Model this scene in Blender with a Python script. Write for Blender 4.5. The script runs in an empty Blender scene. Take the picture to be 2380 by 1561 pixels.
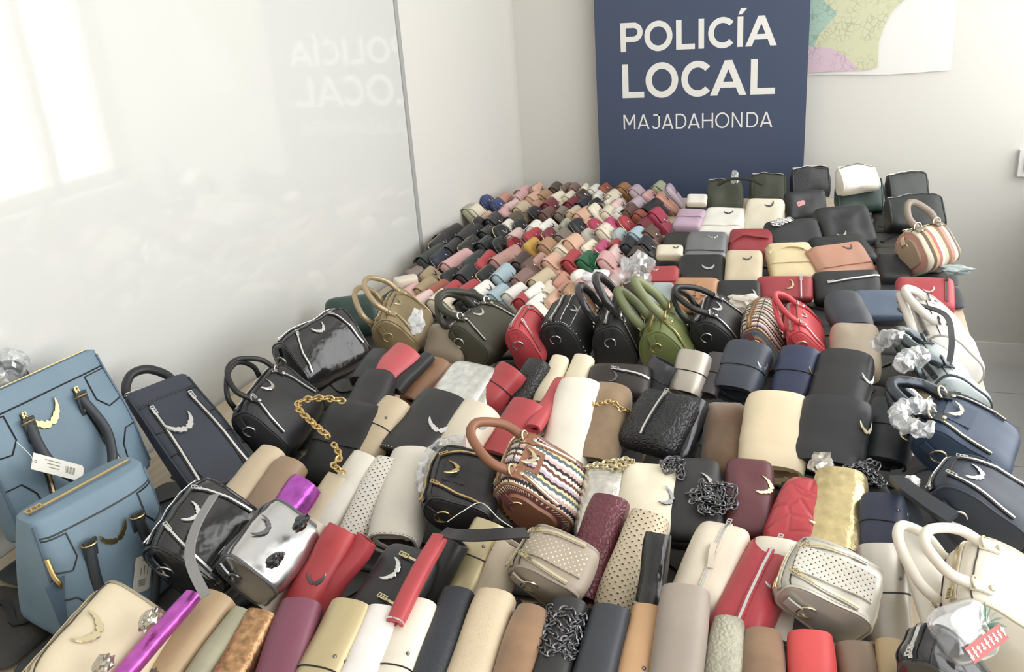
import bpy, bmesh, math, random
from mathutils import Vector as V, Matrix as M, noise as MN
sc = bpy.context.scene
COL = sc.collection
PI = math.pi
# ------------------------------------------------------------------ camera
FPX, FW, FH = 2157.5, 2380.0, 1561.0
CAM = V((0, 0, 1.6365))
RX = V((0.94223916, 0.32761595, -0.06966459))
RU = V((-0.05669163, 0.36098414, 0.9308472))
RF = V((-0.3301082, 0.87313129, -0.35870647))
cd = bpy.data.cameras.new('camera'); co = bpy.data.objects.new('camera', cd); COL.objects.link(co)
cd.sensor_fit = 'HORIZONTAL'; cd.sensor_width = 36.0; cd.lens = FPX / FW * 36.0; cd.clip_start = 0.05
co.matrix_world = M(((RX.x, RU.x, -RF.x, CAM.x), (RX.y, RU.y, -RF.y, CAM.y), (RX.z, RU.z, -RF.z, CAM.z), (0, 0, 0, 1)))
sc.camera = co
# ------------------------------------------------------------------ world, light, exposure
wd = bpy.data.worlds.new('daylight'); sc.world = wd; wd.use_nodes = True
bg = wd.node_tree.nodes['Background']; bg.inputs[0].default_value = (0.99, 0.992, 0.985, 1); bg.inputs[1].default_value = 3.5
WALL_L, WALL_B, WALL_R, WALL_F, CEIL = -1.40, 4.005, 0.86, -1.6, 2.75
WIN_Y0, WIN_Y1, WIN_Z0, WIN_Z1 = -1.0, 3.985, 0.78, 2.45
pl = bpy.data.lights.new('window_daylight', 'AREA'); po = bpy.data.objects.new('window_daylight', pl); COL.objects.link(po)
pl.shape = 'RECTANGLE'; pl.size = WIN_Z1 - WIN_Z0; pl.size_y = WIN_Y1 - WIN_Y0
po.location = (WALL_R + 0.02, (WIN_Y0 + WIN_Y1) / 2, (WIN_Z0 + WIN_Z1) / 2); po.rotation_euler = (0, math.radians(90), 0)
pl.cycles.is_portal = True
vs = sc.view_settings; vs.view_transform = 'Standard'; vs.look = 'None'; vs.gamma = 1.0; vs.use_curve_mapping = False
vs.exposure = 0.2
# ------------------------------------------------------------------ helpers: placement
def ray(px, py): return RF + RX * ((px - FW / 2) / FPX) - RU * ((py - FH / 2) / FPX)
def at(px, py, z):
    d = ray(px, py); return CAM + d * ((z - CAM.z) / d.z)
def at_y(px, py, Y):
    d = ray(px, py); return CAM + d * (Y / d.y)
def mpp(P): return (P - CAM).dot(RF) / FPX
def frame(o, x, z):
    x = x.normalized(); y = z.cross(x).normalized(); z = x.cross(y)
    return M(((x.x, y.x, z.x, o.x), (x.y, y.y, z.y, o.y), (x.z, y.z, z.z, o.z), (0, 0, 0, 1)))
# ------------------------------------------------------------------ helpers: scene objects
LABELS = {}
def tag(o, label, cat, group=None, kind=None):
    o['label'] = label
    if cat: o['category'] = cat
    if group: o['group'] = group
    if kind: o['kind'] = kind
    LABELS[label] = LABELS.get(label, 0) + 1
    return o
def thing(name, label, cat, mw, group=None):
    o = bpy.data.objects.new(name, None); COL.objects.link(o); o.empty_display_size = 0.03
    o.matrix_world = mw
    return tag(o, label, cat, group)
def smooth(me, ang=50):
    me.polygons.foreach_set('use_smooth', [True] * len(me.polygons))
    try: me.set_sharp_from_angle(angle=math.radians(ang))
    except Exception: pass
def mk(vs_, fs, sm=True, uv=None, ang=50):
    me = bpy.data.meshes.new('mesh'); me.from_pydata([tuple(v) for v in vs_], [], fs)
    me.validate(); 
    if sm: smooth(me, ang)
    if uv:
        l = me.uv_layers.new(name='UVMap')
        for lp in me.loops: l.data[lp.index].uv = uv[lp.vertex_index]
    return me
def part(name, me, mat, parent=None, mw=None, label=None, kind=None):
    o = bpy.data.objects.new(name, me); COL.objects.link(o)
    if mat is not None:
        if len(me.materials) == 0: me.materials.append(mat)
        elif me.materials[0] is not mat:
            o.material_slots[0].link = 'OBJECT'; o.material_slots[0].material = mat
    if parent is not None: o.parent = parent
    if mw is not None: o.matrix_local = mw
    if label: o['label'] = label
    if kind: o['kind'] = kind
    return o
# ------------------------------------------------------------------ helpers: geometry
class G:
    def __init__(s): s.v = []; s.f = []; s.uv = []
    def add(s, vs_, fs, uv=None):
        b = len(s.v); s.v += [V(p) for p in vs_]; s.f += [tuple(i + b for i in f) for f in fs]; s.uv += (uv or [(0, 0)] * len(vs_)); return s
    def box(s, c, d, m=None):
        x, y, z = c; a, b, e = d[0] / 2, d[1] / 2, d[2] / 2
        p = [V((x + i * a, y + j * b, z + k * e)) for i in (-1, 1) for j in (-1, 1) for k in (-1, 1)]
        if m: p = [m @ q for q in p]
        return s.add(p, [(0, 1, 3, 2), (4, 6, 7, 5), (0, 4, 5, 1), (2, 3, 7, 6), (0, 2, 6, 4), (1, 5, 7, 3)])
    def rings(s, rs, closed=True, cap=True, loop=False, uvs=None):
        n = len(rs[0]); b = len(s.v)
        for k, r in enumerate(rs):
            s.v += [V(p) for p in r]; s.uv += (uvs[k] if uvs else [(0, 0)] * n)
        K = len(rs)
        for k in range(K if loop else K - 1):
            k2 = (k + 1) % K
            for i in range(n if closed else n - 1):
                j = (i + 1) % n
                s.f.append((b + k * n + i, b + k * n + j, b + k2 * n + j, b + k2 * n + i))
        if cap and closed and not loop:
            s.f.append(tuple(b + i for i in range(n))[::-1]); s.f.append(tuple(b + (K - 1) * n + i for i in range(n)))
        return s
    def tube(s, pts, r, n=8, loop=False, cap=True, flat=1.0, up=None):
        pts = [V(p) for p in pts]; K = len(pts); rs = []; ref = None
        for k in range(K):
            a = pts[(k - 1) % K] if (k > 0 or loop) else pts[0]; c = pts[(k + 1) % K] if (k < K - 1 or loop) else pts[-1]
            t = (c - a)
            t = t.normalized() if t.length > 1e-9 else V((0, 0, 1))
            if ref is None:
                ref = V(up) if up is not None else (V((0, 0, 1)) if abs(t.z) < 0.9 else V((1, 0, 0)))
            nrm = ref - t * ref.dot(t)
            if nrm.length < 1e-6: nrm = t.orthogonal()
            nrm.normalize()
            if up is None: ref = nrm
            bn = t.cross(nrm)
            rr = r(k / max(1, K - 1)) if callable(r) else r
            rs.append([pts[k] + bn * (math.cos(q) * rr) + nrm * (math.sin(q) * rr * flat) for q in (2 * PI * i / n for i in range(n))])
        return s.rings(rs, True, cap, loop)
    def strap(s, pts, w, t, up=(0, 0, 1)):
        pts = [V(p) for p in pts]; K = len(pts); rs = []
        for k in range(K):
            d = (pts[min(K - 1, k + 1)] - pts[max(0, k - 1)]).normalized(); u = V(up) if not callable(up) else V(up(k / (K - 1)))
            sd = d.cross(u)
            if sd.length < 1e-6: sd = d.orthogonal()
            sd.normalize(); u = sd.cross(d)
            a, b = sd * (w / 2), u * (t / 2)
            rs.append([pts[k] - a - b, pts[k] + a - b, pts[k] + a + b, pts[k] - a + b])
        return s.rings(rs)
    def torus(s, m, R, r, n=14, k=6, sx=1.0):
        rs = []
        for i in range(n):
            a = 2 * PI * i / n; c = V((math.cos(a) * R * sx, math.sin(a) * R, 0)); d = V((math.cos(a), math.sin(a), 0))
            rs.append([m @ (c + d * (r * math.cos(b)) + V((0, 0, r * math.sin(b)))) for b in (2 * PI * j / k for j in range(k))])
        return s.rings(rs, True, False, True)
    def ball(s, c, r, n=6, k=4, sq=1.0):
        rs = []
        for i in range(1, k):
            a = PI * i / k
            rs.append([V(c) + V((math.sin(a) * math.cos(b) * r, math.sin(a) * math.sin(b) * r, math.cos(a) * r * sq)) for b in (2 * PI * j / n for j in range(n))])
        return s.rings(rs)
    def me(s, sm=True, ang=50): return mk(s.v, s.f, sm, s.uv, ang)
def cat_rom(pts, n=8, closed=False):
    pts = [V(p) for p in pts]; K = len(pts); out = []
    for i in range(K if closed else K - 1):
        if closed: p0, p1, p2, p3 = pts[(i - 1) % K], pts[i], pts[(i + 1) % K], pts[(i + 2) % K]
        else: p0, p1, p2, p3 = pts[max(0, i - 1)], pts[i], pts[i + 1], pts[min(K - 1, i + 2)]
        for j in range(n):
            t = j / n
            out.append(0.5 * ((2 * p1) + (p2 - p0) * t + (2 * p0 - 5 * p1 + 4 * p2 - p3) * t * t + (3 * p1 - p0 - 3 * p2 + p3) * t ** 3))
    if not closed: out.append(pts[-1])
    return out
def sgp(c, e): return math.copysign(abs(c) ** e, c)
def se(a, w, h, n): return (sgp(math.cos(a), 2 / n) * w / 2, sgp(math.sin(a), 2 / n) * h / 2)
def nz(p, s, seed=0): return MN.noise(V(p) * s + V((seed * 3.7, seed * 1.3, seed * 2.1)))
# ------------------------------------------------------------------ materials
MATS = {}
def lin(c):
    if isinstance(c, str): c = tuple(int(c[i:i + 2], 16) / 255 for i in (0, 2, 4))
    return tuple(x / 12.92 if x <= 0.04045 else ((x + 0.055) / 1.055) ** 2.4 for x in c) + (1,)
def nt(name):
    m = bpy.data.materials.new(name); m.use_nodes = True; t = m.node_tree; return m, t, t.nodes['Principled BSDF']
def nd(t, typ, **kw):
    n = t.nodes.new(typ)
    for k, v in kw.items():
        if k.startswith('i_'): n.inputs[k[2:].replace('_', ' ')].default_value = v
        else: setattr(n, k, v)
    return n
def bump(t, b, h, strength, dist):
    n = nd(t, 'ShaderNodeBump'); n.inputs['Strength'].default_value = strength; n.inputs['Distance'].default_value = dist
    t.links.new(h, n.inputs['Height']); t.links.new(n.outputs[0], b.inputs['Normal']); return n
def ramp(t, fac, stops, interp='LINEAR'):
    r = nd(t, 'ShaderNodeValToRGB'); r.color_ramp.interpolation = interp; e = r.color_ramp.elements
    while len(e) < len(stops): e.new(0.5)
    for el, (p, c) in zip(e, stops): el.position = p; el.color = c
    t.links.new(fac, r.inputs[0]); return r
def mat(col, kind='leather'):
    key = (col, kind)
    if key in MATS: return MATS[key]
    m, t, b = nt(kind + '_' + (col if isinstance(col, str) else 'x'))
    c = lin(col); y_ = .3 * c[0] + .6 * c[1] + .1 * c[2]; c = tuple(x + (y_ - x) * .12 + .004 for x in c[:3]) + (1,); b.inputs['Base Color'].default_value = c
    tc = nd(t, 'ShaderNodeTexCoord'); P = tc.outputs['Object']; UV = tc.outputs['UV']
    def noi(s, det=3, src=P):
        n = nd(t, 'ShaderNodeTexNoise'); n.inputs['Scale'].default_value = s; n.inputs['Detail'].default_value = det; t.links.new(src, n.inputs['Vector']); return n
    def vor(s, feat='DISTANCE_TO_EDGE', src=P):
        n = nd(t, 'ShaderNodeTexVoronoi', feature=feat); n.inputs['Scale'].default_value = s; t.links.new(src, n.inputs['Vector']); return n
    def vary(s, amt, c2=None):
        n = noi(s, 4); d = tuple(x * (1 - amt) for x in c[:3]) + (1,); u = tuple(min(1, x * (1 + amt)) for x in c[:3]) + (1,)
        r = ramp(t, n.outputs[0], [(0.3, d), (0.7, c2 or u)]); t.links.new(r.outputs[0], b.inputs['Base Color'])
    R = b.inputs['Roughness']
    if kind == 'leather':
        R.default_value = 0.42; vary(14, 0.07); bump(t, b, vor(700).outputs['Distance'], 0.12, 0.0006)
    elif kind == 'soft':
        R.default_value = 0.5; vary(9, 0.12)
        n1 = noi(16, 5); bump(t, b, n1.outputs[0], 0.35, 0.006)
    elif kind == 'pebble':
        R.default_value = 0.45; vary(14, 0.06); bump(t, b, vor(420).outputs['Distance'], 0.5, 0.0016)
    elif kind == 'suede':
        R.default_value = 0.95; b.inputs['Sheen Weight'].default_value = 0.4; vary(22, 0.2); bump(t, b, noi(35, 6).outputs[0], 0.25, 0.003)
    elif kind == 'patent':
        R.default_value = 0.16; b.inputs['Coat Weight'].default_value = 0.5; b.inputs['Coat Roughness'].default_value = 0.08; bump(t, b, noi(18, 3).outputs[0], 0.5, 0.01)
    elif kind == 'foil':
        b.inputs['Metallic'].default_value = 0.85; R.default_value = 0.3; vary(60, 0.18); bump(t, b, noi(28, 5).outputs[0], 0.5, 0.008)
    elif kind == 'crackle':
        b.inputs['Metallic'].default_value = 0.8; R.default_value = 0.35; vary(120, 0.4); bump(t, b, noi(90, 6).outputs[0], 0.6, 0.004)
    elif kind == 'chrome':
        b.inputs['Metallic'].default_value = 0.95; R.default_value = 0.27; bump(t, b, noi(14, 3).outputs[0], 0.4, 0.008)
    elif kind == 'satin':
        b.inputs['Metallic'].default_value = 0.45; R.default_value = 0.38; vary(14, 0.06)
    elif kind == 'croc':
        R.default_value = 0.28; v = vor(120); mp = nd(t, 'ShaderNodeMapRange'); mp.inputs[2].default_value = 0.16; t.links.new(v.outputs['Distance'], mp.inputs[0]); bump(t, b, mp.outputs[0], 0.5, 0.002)
    elif kind == 'quilt':
        R.default_value = 0.3; v = vor(26); mp = nd(t, 'ShaderNodeMapRange'); mp.inputs[2].default_value = 0.12; t.links.new(v.outputs['Distance'], mp.inputs[0]); bump(t, b, mp.outputs[0], .6, 0.003)
    elif kind == 'snake':
        R.default_value = 0.4; v = vor(150); dk = tuple(x * 0.55 for x in c[:3]) + (1,); n = noi(20, 3)
        r = ramp(t, n.outputs[0], [(0.35, dk), (0.6, c)]); t.links.new(r.outputs[0], b.inputs['Base Color']); bump(t, b, v.outputs['Distance'], 0.9, 0.003)
    elif kind in ('perf', 'perfstud'):
        R.default_value = 0.45
        ms = nd(t, 'ShaderNodeMapping'); ms.inputs['Scale'].default_value = (1 / 0.0066, 1 / 0.0066, 1); ms.inputs['Rotation'].default_value = (0, 0, 0.785); t.links.new(UV, ms.inputs[0])
        fr = nd(t, 'ShaderNodeVectorMath', operation='FRACTION'); t.links.new(ms.outputs[0], fr.inputs[0])
        sb = nd(t, 'ShaderNodeVectorMath', operation='DISTANCE'); sb.inputs[1].default_value = (0.5, 0.5, 0); t.links.new(fr.outputs[0], sb.inputs[0])
        dot = (0.05, 0.045, 0.04, 1) if kind == 'perf' else lin('f0e2c0')
        r = ramp(t, sb.outputs['Value'], [(0.14, dot), (0.20, c)]); t.links.new(r.outputs[0], b.inputs['Base Color'])
        if kind == 'perfstud':
            r2 = ramp(t, sb.outputs['Value'], [(0.17, (1, 1, 1, 1)), (0.23, (0, 0, 0, 1))]); t.links.new(r2.outputs[0], b.inputs['Metallic'])
        bump(t, b, sb.outputs['Value'], 0.5 if kind == 'perf' else -0.8, 0.002)
    elif kind == 'canvas':
        R.default_value = 0.85; w1 = nd(t, 'ShaderNodeTexChecker'); w1.inputs['Scale'].default_value = 500; t.links.new(UV, w1.inputs['Vector']); bump(t, b, w1.outputs['Fac'], 0.4, 0.001); vary(30, 0.08)
    elif kind == 'mesh':
        R.default_value = 0.5; v = vor(260); dk = tuple(x * 0.4 for x in c[:3]) + (1,); r = ramp(t, v.outputs['Distance'], [(0.05, dk), (0.2, c)]); t.links.new(r.outputs[0], b.inputs['Base Color'])
    MATS[key] = m; return m
def weave_mat(name, cols, scale, axis=0, zig=0.25):
    m, t, b = nt(name); b.inputs['Roughness'].default_value = 0.85
    tc = nd(t, 'ShaderNodeTexCoord'); sx = nd(t, 'ShaderNodeSeparateXYZ'); t.links.new(tc.outputs['UV'], sx.inputs[0])
    a, o = (sx.outputs[0], sx.outputs[1]) if axis == 0 else (sx.outputs[1], sx.outputs[0])
    z1 = nd(t, 'ShaderNodeMath', operation='PINGPONG'); z1.inputs[1].default_value = 0.003; t.links.new(o, z1.inputs[0])
    z2 = nd(t, 'ShaderNodeMath', operation='MULTIPLY_ADD'); z2.inputs[1].default_value = zig * 4; t.links.new(z1.outputs[0], z2.inputs[0]); t.links.new(a, z2.inputs[2])
    s = nd(t, 'ShaderNodeMath', operation='MULTIPLY'); s.inputs[1].default_value = scale; t.links.new(z2.outputs[0], s.inputs[0])
    fr = nd(t, 'ShaderNodeMath', operation='FRACT'); t.links.new(s.outputs[0], fr.inputs[0])
    n = len(cols); r = ramp(t, fr.outputs[0], [(i / n, lin(c)) for i, c in enumerate(cols)], 'CONSTANT')
    t.links.new(r.outputs[0], b.inputs['Base Color'])
    wv = nd(t, 'ShaderNodeTexNoise'); wv.inputs['Scale'].default_value = 400; t.links.new(tc.outputs['UV'], wv.inputs['Vector']); bump(t, b, wv.outputs[0], 0.6, 0.002)
    return m
def metal(name, col, rough=0.25):
    m, t, b = nt(name); b.inputs['Base Color'].default_value = lin(col); b.inputs['Metallic'].default_value = 1; b.inputs['Roughness'].default_value = rough; return m
def plain(name, col, rough=0.5):
    m, t, b = nt(name); b.inputs['Base Color'].default_value = lin(col); b.inputs['Roughness'].default_value = rough; return m
def plastic_mat():
    m = bpy.data.materials.new('clear_plastic_film'); m.use_nodes = True; t = m.node_tree; t.nodes.clear()
    o = nd(t, 'ShaderNodeOutputMaterial'); mx = nd(t, 'ShaderNodeMixShader'); tr = nd(t, 'ShaderNodeBsdfTransparent'); gl = nd(t, 'ShaderNodeBsdfGlossy')
    gl.inputs['Roughness'].default_value = 0.15; gl.inputs['Color'].default_value = (1, 1, 1, 1); tr.inputs['Color'].default_value = (0.93, 0.94, 0.95, 1)
    df = nd(t, 'ShaderNodeBsdfDiffuse'); df.inputs['Color'].default_value = (0.8, 0.82, 0.84, 1); m2 = nd(t, 'ShaderNodeMixShader'); m2.inputs[0].default_value = 0.35
    t.links.new(gl.outputs[0], m2.inputs[1]); t.links.new(df.outputs[0], m2.inputs[2])
    lw = nd(t, 'ShaderNodeLayerWeight'); lw.inputs['Blend'].default_value = 0.45
    mr = nd(t, 'ShaderNodeMapRange'); mr.inputs[3].default_value = 0.18; mr.inputs[4].default_value = 0.85; t.links.new(lw.outputs['Facing'], mr.inputs[0])
    t.links.new(mr.outputs[0], mx.inputs[0]); t.links.new(tr.outputs[0], mx.inputs[1]); t.links.new(m2.outputs[0], mx.inputs[2]); t.links.new(mx.outputs[0], o.inputs[0])
    return m
GOLD = metal('gold_metal', 'd8bd86', 0.36); SILV = metal('silver_metal', 'dcdcda', 0.3); GUN = metal('gunmetal', '77777a', 0.3)
PALE = metal('pale_gold_metal', 'd9cdaa', 0.3); PLAS = plastic_mat(); DARK = mat('1b1a1b', 'leather')
LINING = plain('grey_lining', '6d655c', 0.9); PAPER = plain('white_paper', 'e8e6dc', 0.7); INK = plain('grey_ink', '8a8880', 0.8)
# ------------------------------------------------------------------ shared small meshes
def emblem_mesh():
    hf = [(.0, -.13), (.03, -.10), (.08, -.04), (.15, -.05), (.22, .04), (.30, .06), (.38, .16), (.43, .22), (.52, .40)]
    hl = [(.53, .26), (.49, .10), (.41, -.06), (.36, -.08), (.29, -.2), (.22, -.21), (.14, -.28), (.06, -.27)]
    up = [(-x, y) for x, y in reversed(hf[1:])] + hf; lo = hl + [(.0, -.20)] + [(-x, y) for x, y in reversed(hl)]
    o = up + lo; n = len(o); v = [(x, y, 0) for x, y in o] + [(x * .93, y * .93, .035) for x, y in o]
    f = [(i, (i + 1) % n, n + (i + 1) % n, n + i) for i in range(n)]
    f += [tuple(range(n, 2 * n))]
    me = mk(v, f, False); bm = bmesh.new(); bm.from_mesh(me); bmesh.ops.triangulate(bm, faces=[q for q in bm.faces if len(q.verts) > 4]); bm.to_mesh(me); bm.free(); return me
EMB = emblem_mesh()
EMBS = {}
def emblem(parent, pos, nrm, xdir, size, mt, tail=False):
    key = mt.name
    if key not in EMBS: EMBS[key] = EMB.copy()
    nrm = V(nrm).normalized(); x = V(xdir) - nrm * V(xdir).dot(nrm); fm = frame(V(pos) + nrm * 0.0006, x, nrm)
    return part('wing_emblem', EMBS[key], mt, parent, fm @ M.Scale(size, 4))
def rivet_mesh():
    g = G(); g.rings([[V((math.cos(a) * r, math.sin(a) * r, z)) for a in (2 * PI * i / 10 for i in range(10))] for r, z in ((1, 0), (.95, .3), (.6, .5), (.15, .55))], True, True); return g.me()
RIV = rivet_mesh(); RIVS = {}
def rivet(parent, pos, nrm, r, mt, name='rivet'):
    if mt.name not in RIVS: RIVS[mt.name] = RIV.copy()
    nrm = V(nrm).normalized()
    return part(name, RIVS[mt.name], mt, parent, frame(V(pos), nrm.orthogonal(), nrm) @ M.Scale(r, 4))
TOR = {}
def ring(parent, m, R, r, mt, name='ring', sx=1.0):
    k = (round(r / R, 2), mt.name, sx)
    if k not in TOR: TOR[k] = G().torus(M.Identity(4), 1, r / R, 18, 7, sx).me()
    return part(name, TOR[k], mt, parent, m @ M.Scale(R, 4))
def pull_mesh():
    g = G()
    for x in (-.5, .5): g.box((x, 0, 0), (.22, 2.6, .2))
    for y in (-1.3, -.45, .45, 1.3): g.box((0, y, 0), (1.2, .22, .2))
    return g.me(False)
PULL = pull_mesh(); PULLS = {}
def zip_pull(parent, pos, nrm, ydir, size, mt):
    if mt.name not in PULLS: PULLS[mt.name] = PULL.copy()
    nrm = V(nrm).normalized(); y = V(ydir) - nrm * V(ydir).dot(nrm); y.normalize(); x = y.cross(nrm)
    return part('zip_pull', PULLS[mt.name], mt, parent, frame(V(pos), x, nrm) @ M.Scale(size, 4))
def zipper(parent, pts, nrm, w, mt, tape=None, pull=None):
    """tape strip + metal teeth along pts (local), offset along nrm"""
    up = nrm if callable(nrm) else V(nrm)
    z = part('zipper', G().strap(pts, w * .42, w * .3, up).me(), mt, parent)
    if tape:
        off = (lambda p: p) 
        part('zip_tape', G().strap([V(p) - (V(nrm).normalized() * w * .06 if not callable(nrm) else V((0, 0, 0))) for p in pts], w, w * .2, up).me(), tape, z)
    if pull:
        P0 = V(pts[0]); d = (V(pts[1]) - P0)
        n0 = V(nrm(0)) if callable(nrm) else V(nrm)
        zip_pull(z, P0 + n0.normalized() * w * .35 + d.normalized() * pull, n0, d, pull, mt)
    return z
def chain_mesh(pts, L, r):
    """chain links along a polyline"""
    pts = [V(p) for p in pts]; g = G(); seg = [0]
    for i in range(1, len(pts)): seg.append(seg[-1] + (pts[i] - pts[i - 1]).length)
    tot = seg[-1]; n = max(2, int(tot / (L * .72))); j = 0
    for i in range(n):
        s = (i + .5) / n * tot
        while j < len(seg) - 2 and seg[j + 1] < s: j += 1
        d = (pts[j + 1] - pts[j]); p = pts[j] + d * ((s - seg[j]) / max(1e-9, seg[j + 1] - seg[j]))
        d = d.normalized(); up = V((0, 0, 1)) if abs(d.z) < .9 else V((1, 0, 0))
        m = frame(p, d, (up - d * up.dot(d)).normalized()) @ M.Rotation((.5 if i % 2 else -.5) * 1.3, 4, 'X')
        g.torus(m, L * .36, r, 10, 5, 1.45)
    return g.me()
def knot_path(rng, rx, ry, h, n=14):
    return cat_rom([V(((rng.random() - .5) * 2 * rx, (rng.random() - .5) * 2 * ry, rng.random() * h)) for _ in range(n)], 6)
def chain_pile(parent, pos, nrm, rx, ry, h, mt, seed, L=.011, n=14, name='chain'):
    nrm = V(nrm).normalized(); fm = frame(V(pos), V((1, .1, 0)) if abs(nrm.x) < .9 else V((0, 1, 0)), nrm)
    return part(name, chain_mesh(knot_path(random.Random(seed), rx, ry, h, n), L, L * .13), mt, parent, fm)
def crumple(parent, pos, r, seed, mt=None, sq=(1, 1, 1), name='plastic_wrap', amp=.5, mw=None):
    bm = bmesh.new(); bmesh.ops.create_icosphere(bm, subdivisions=3, radius=1)
    for v in bm.verts:
        k = 1 + amp * (nz(v.co, 1.6, seed)) + amp * .6 * abs(nz(v.co, 3.7, seed + 5)) - .1
        v.co = V((v.co.x * sq[0], v.co.y * sq[1], v.co.z * sq[2])) * (k * r)
    me = bpy.data.meshes.new('mesh'); bm.to_mesh(me); bm.free()
    return part(name, me, mt or PLAS, parent, M.Translation(V(pos)) if mw is None else mw)
# ------------------------------------------------------------------ bag builders
SEAM = mat('3a332c', 'leather')
GR_ROLL = 'folded and rolled clutch bags on the table'
GR_SAT = 'handbags heaped across the table'
GR_POUCH = 'soft pouches among the clutches'
def roll(label, far, near, wpx, col, kind='leather', zf=.855, zn=.785, flat=.74, belt=None, rivets=2, studs=False, emb=None, lining=None, n=2.5, pinch=.08, bm=None, seed=None, chain=None, embm=SILV, name='clutch_bag'):
    B, A = at(far[0], far[1], zf), at(near[0], near[1], zn); A = A - (B - A) * .12; B = B + (B - A) * .03; mid = (A + B) / 2; a = B - A; L = a.length; a.normalize()
    w = wpx * 1.1 * mpp(mid); h = w * flat; up = (V((0, 0, 1)) - a * a.z).normalized()
    T = thing(name, label, 'clutch bag', frame(mid - up * (h / 2), a.cross(up), up), GR_ROLL)
    sd = seed if seed is not None else hash_(label); mt = mat(col, kind); lm = lining or (mat('151515') if lum(col) < .06 else LINING)
    def cs(ang, y, k=1.0):
        q = 2 * y / L; s = 1 - pinch * abs(q) ** 6; wob = 1 + .05 * nz((q * 1.3, ang * .35, 0), 1.2, sd)
        x, z = se(ang, w * k * s * wob, h * k * s * (1 + .05 * nz((q * 2, 1, 0), 1, sd + 3)), n)
        return V((x, y, h / 2 + z + .006 * nz((q * 1.1, 4, 2), 1, sd)))
    def shell(a0, a1, y0, y1, k, th, na=30, ny=12, lift=0.0):
        g = G(); R1 = []; U = []
        ys = [y0 + (y1 - y0) * j / ny for j in range(ny + 1)]; an = [math.radians(a0 + (a1 - a0) * i / na) for i in range(na + 1)]
        for y in ys:
            e = lambda i: 1 + lift * max(0, 1 - i / 4.0)
            o = [cs(t, y, k * e(i)) for i, t in enumerate(an)]; kk = k * (1 - 2 * th / h)
            R1.append(o + [cs(t, y, kk * e(i)) for i, t in reversed(list(enumerate(an)))])
            U.append([(i / na * (a1 - a0) / 360 * 2.8 * (w + h) / 2, y) for i in range(na + 1)] + [(i / na * (a1 - a0) / 360 * 2.8 * (w + h) / 2, y) for i in range(na, -1, -1)])
        g.rings(R1, True, False, False, U)
        m = 2 * (na + 1)
        for b0 in (0, ny * m):
            for i in range(na): 
                q = (b0 + i, b0 + i + 1, b0 + m - 2 - i, b0 + m - 1 - i); g.f.append(q if b0 else q[::-1])
        return g.me(True, 40)
    fl = part('flap', shell(-38, 285, -L / 2, L / 2, 1.0, .0035, lift=.05), mt, T)
    # folded body inside, recessed at both ends
    g = G(); rs = []
    for y, k in ((-L / 2 + .022, .45), (-L / 2 + .018, .62), (-L / 2 + .006, .8), (-L / 2 + .005, .86), (-L / 4, .88), (L / 4, .88), (L / 2 - .005, .86), (L / 2 - .006, .8), (L / 2 - .018, .62), (L / 2 - .022, .45)):
        rs.append([cs(2 * PI * i / 28, y, k) for i in range(28)])
    g.rings(rs); bd = part('body', g.me(), lm if lum(col) > .06 else mt, T)
    part('fold', G().strap([cs(math.radians(t), -L / 2 + .004, .62 + .1 * math.sin(t * .05)) for t in range(20, 330, 14)], .008, .003, (0, 1, 0)).me(), mt, T)
    if belt is not None:
        yb = -L / 2 + L * belt
        be = part('flap_band', shell(-30, 250, yb, L / 2 - .002, 1.035, .003, ny=8), bm or mt, T)
        part('band_edge', G().tube([cs(math.radians(t), yb - .001, 1.02) for t in range(-28, 250, 8)], .0011, 5).me(), DARK, be)
        for i in range(rivets):
            t = math.radians(62 - 34 * i); p = cs(t, yb + .018, 1.035); rivet(be, p, p - V((0, p.y, h / 2)), .0028, GUN)
    if studs:
        g = G()
        for k, yy in ((1.005, -L / 2 + .003),):
            for i in range(34):
                g.ball(cs(math.radians(-30 + i * 9), yy, k), .0017, 6, 4)
        part('edge_studs', g.me(), SILV, fl)
    if emb:
        t, v, size = math.radians(emb[0]), emb[1], emb[2]; y = -L / 2 + L * v; p = cs(t, y, 1.0); q = cs(t + .05, y, 1.0) - cs(t - .05, y, 1.0)
        nrm = V((0, 1, 0)).cross(q); nrm = nrm if nrm.dot(p - V((0, y, h / 2))) > 0 else -nrm
        r = emb[3] if len(emb) > 3 else 0; xd = V((0, 1, 0)) * math.sin(math.radians(r)) - q.normalized() * math.cos(math.radians(r))
        emblem(T, p, nrm, xd, size, embm)
    if chain:
        g = []
        for k in range(chain[1]):
            y0 = -L / 2 + L * chain[0] + (k - chain[1] / 2) * .012
            g += [cs(math.radians(t), y0 + .006 * math.sin(t * .11 + k), 1.06) for t in (range(-10, 190, 10) if k % 2 == 0 else range(190, -10, -10))]
        part('chain', chain_mesh(g, .0105, .0014), GUN if chain[2] == 'gun' else (GOLD if chain[2] == 'gold' else SILV), T)
    return T, L, w, h
def hash_(s): return sum((i + 1) * ord(c) for i, c in enumerate(s)) % 997
def lum(c): 
    r = lin(c); return .3 * r[0] + .6 * r[1] + .1 * r[2]
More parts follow.
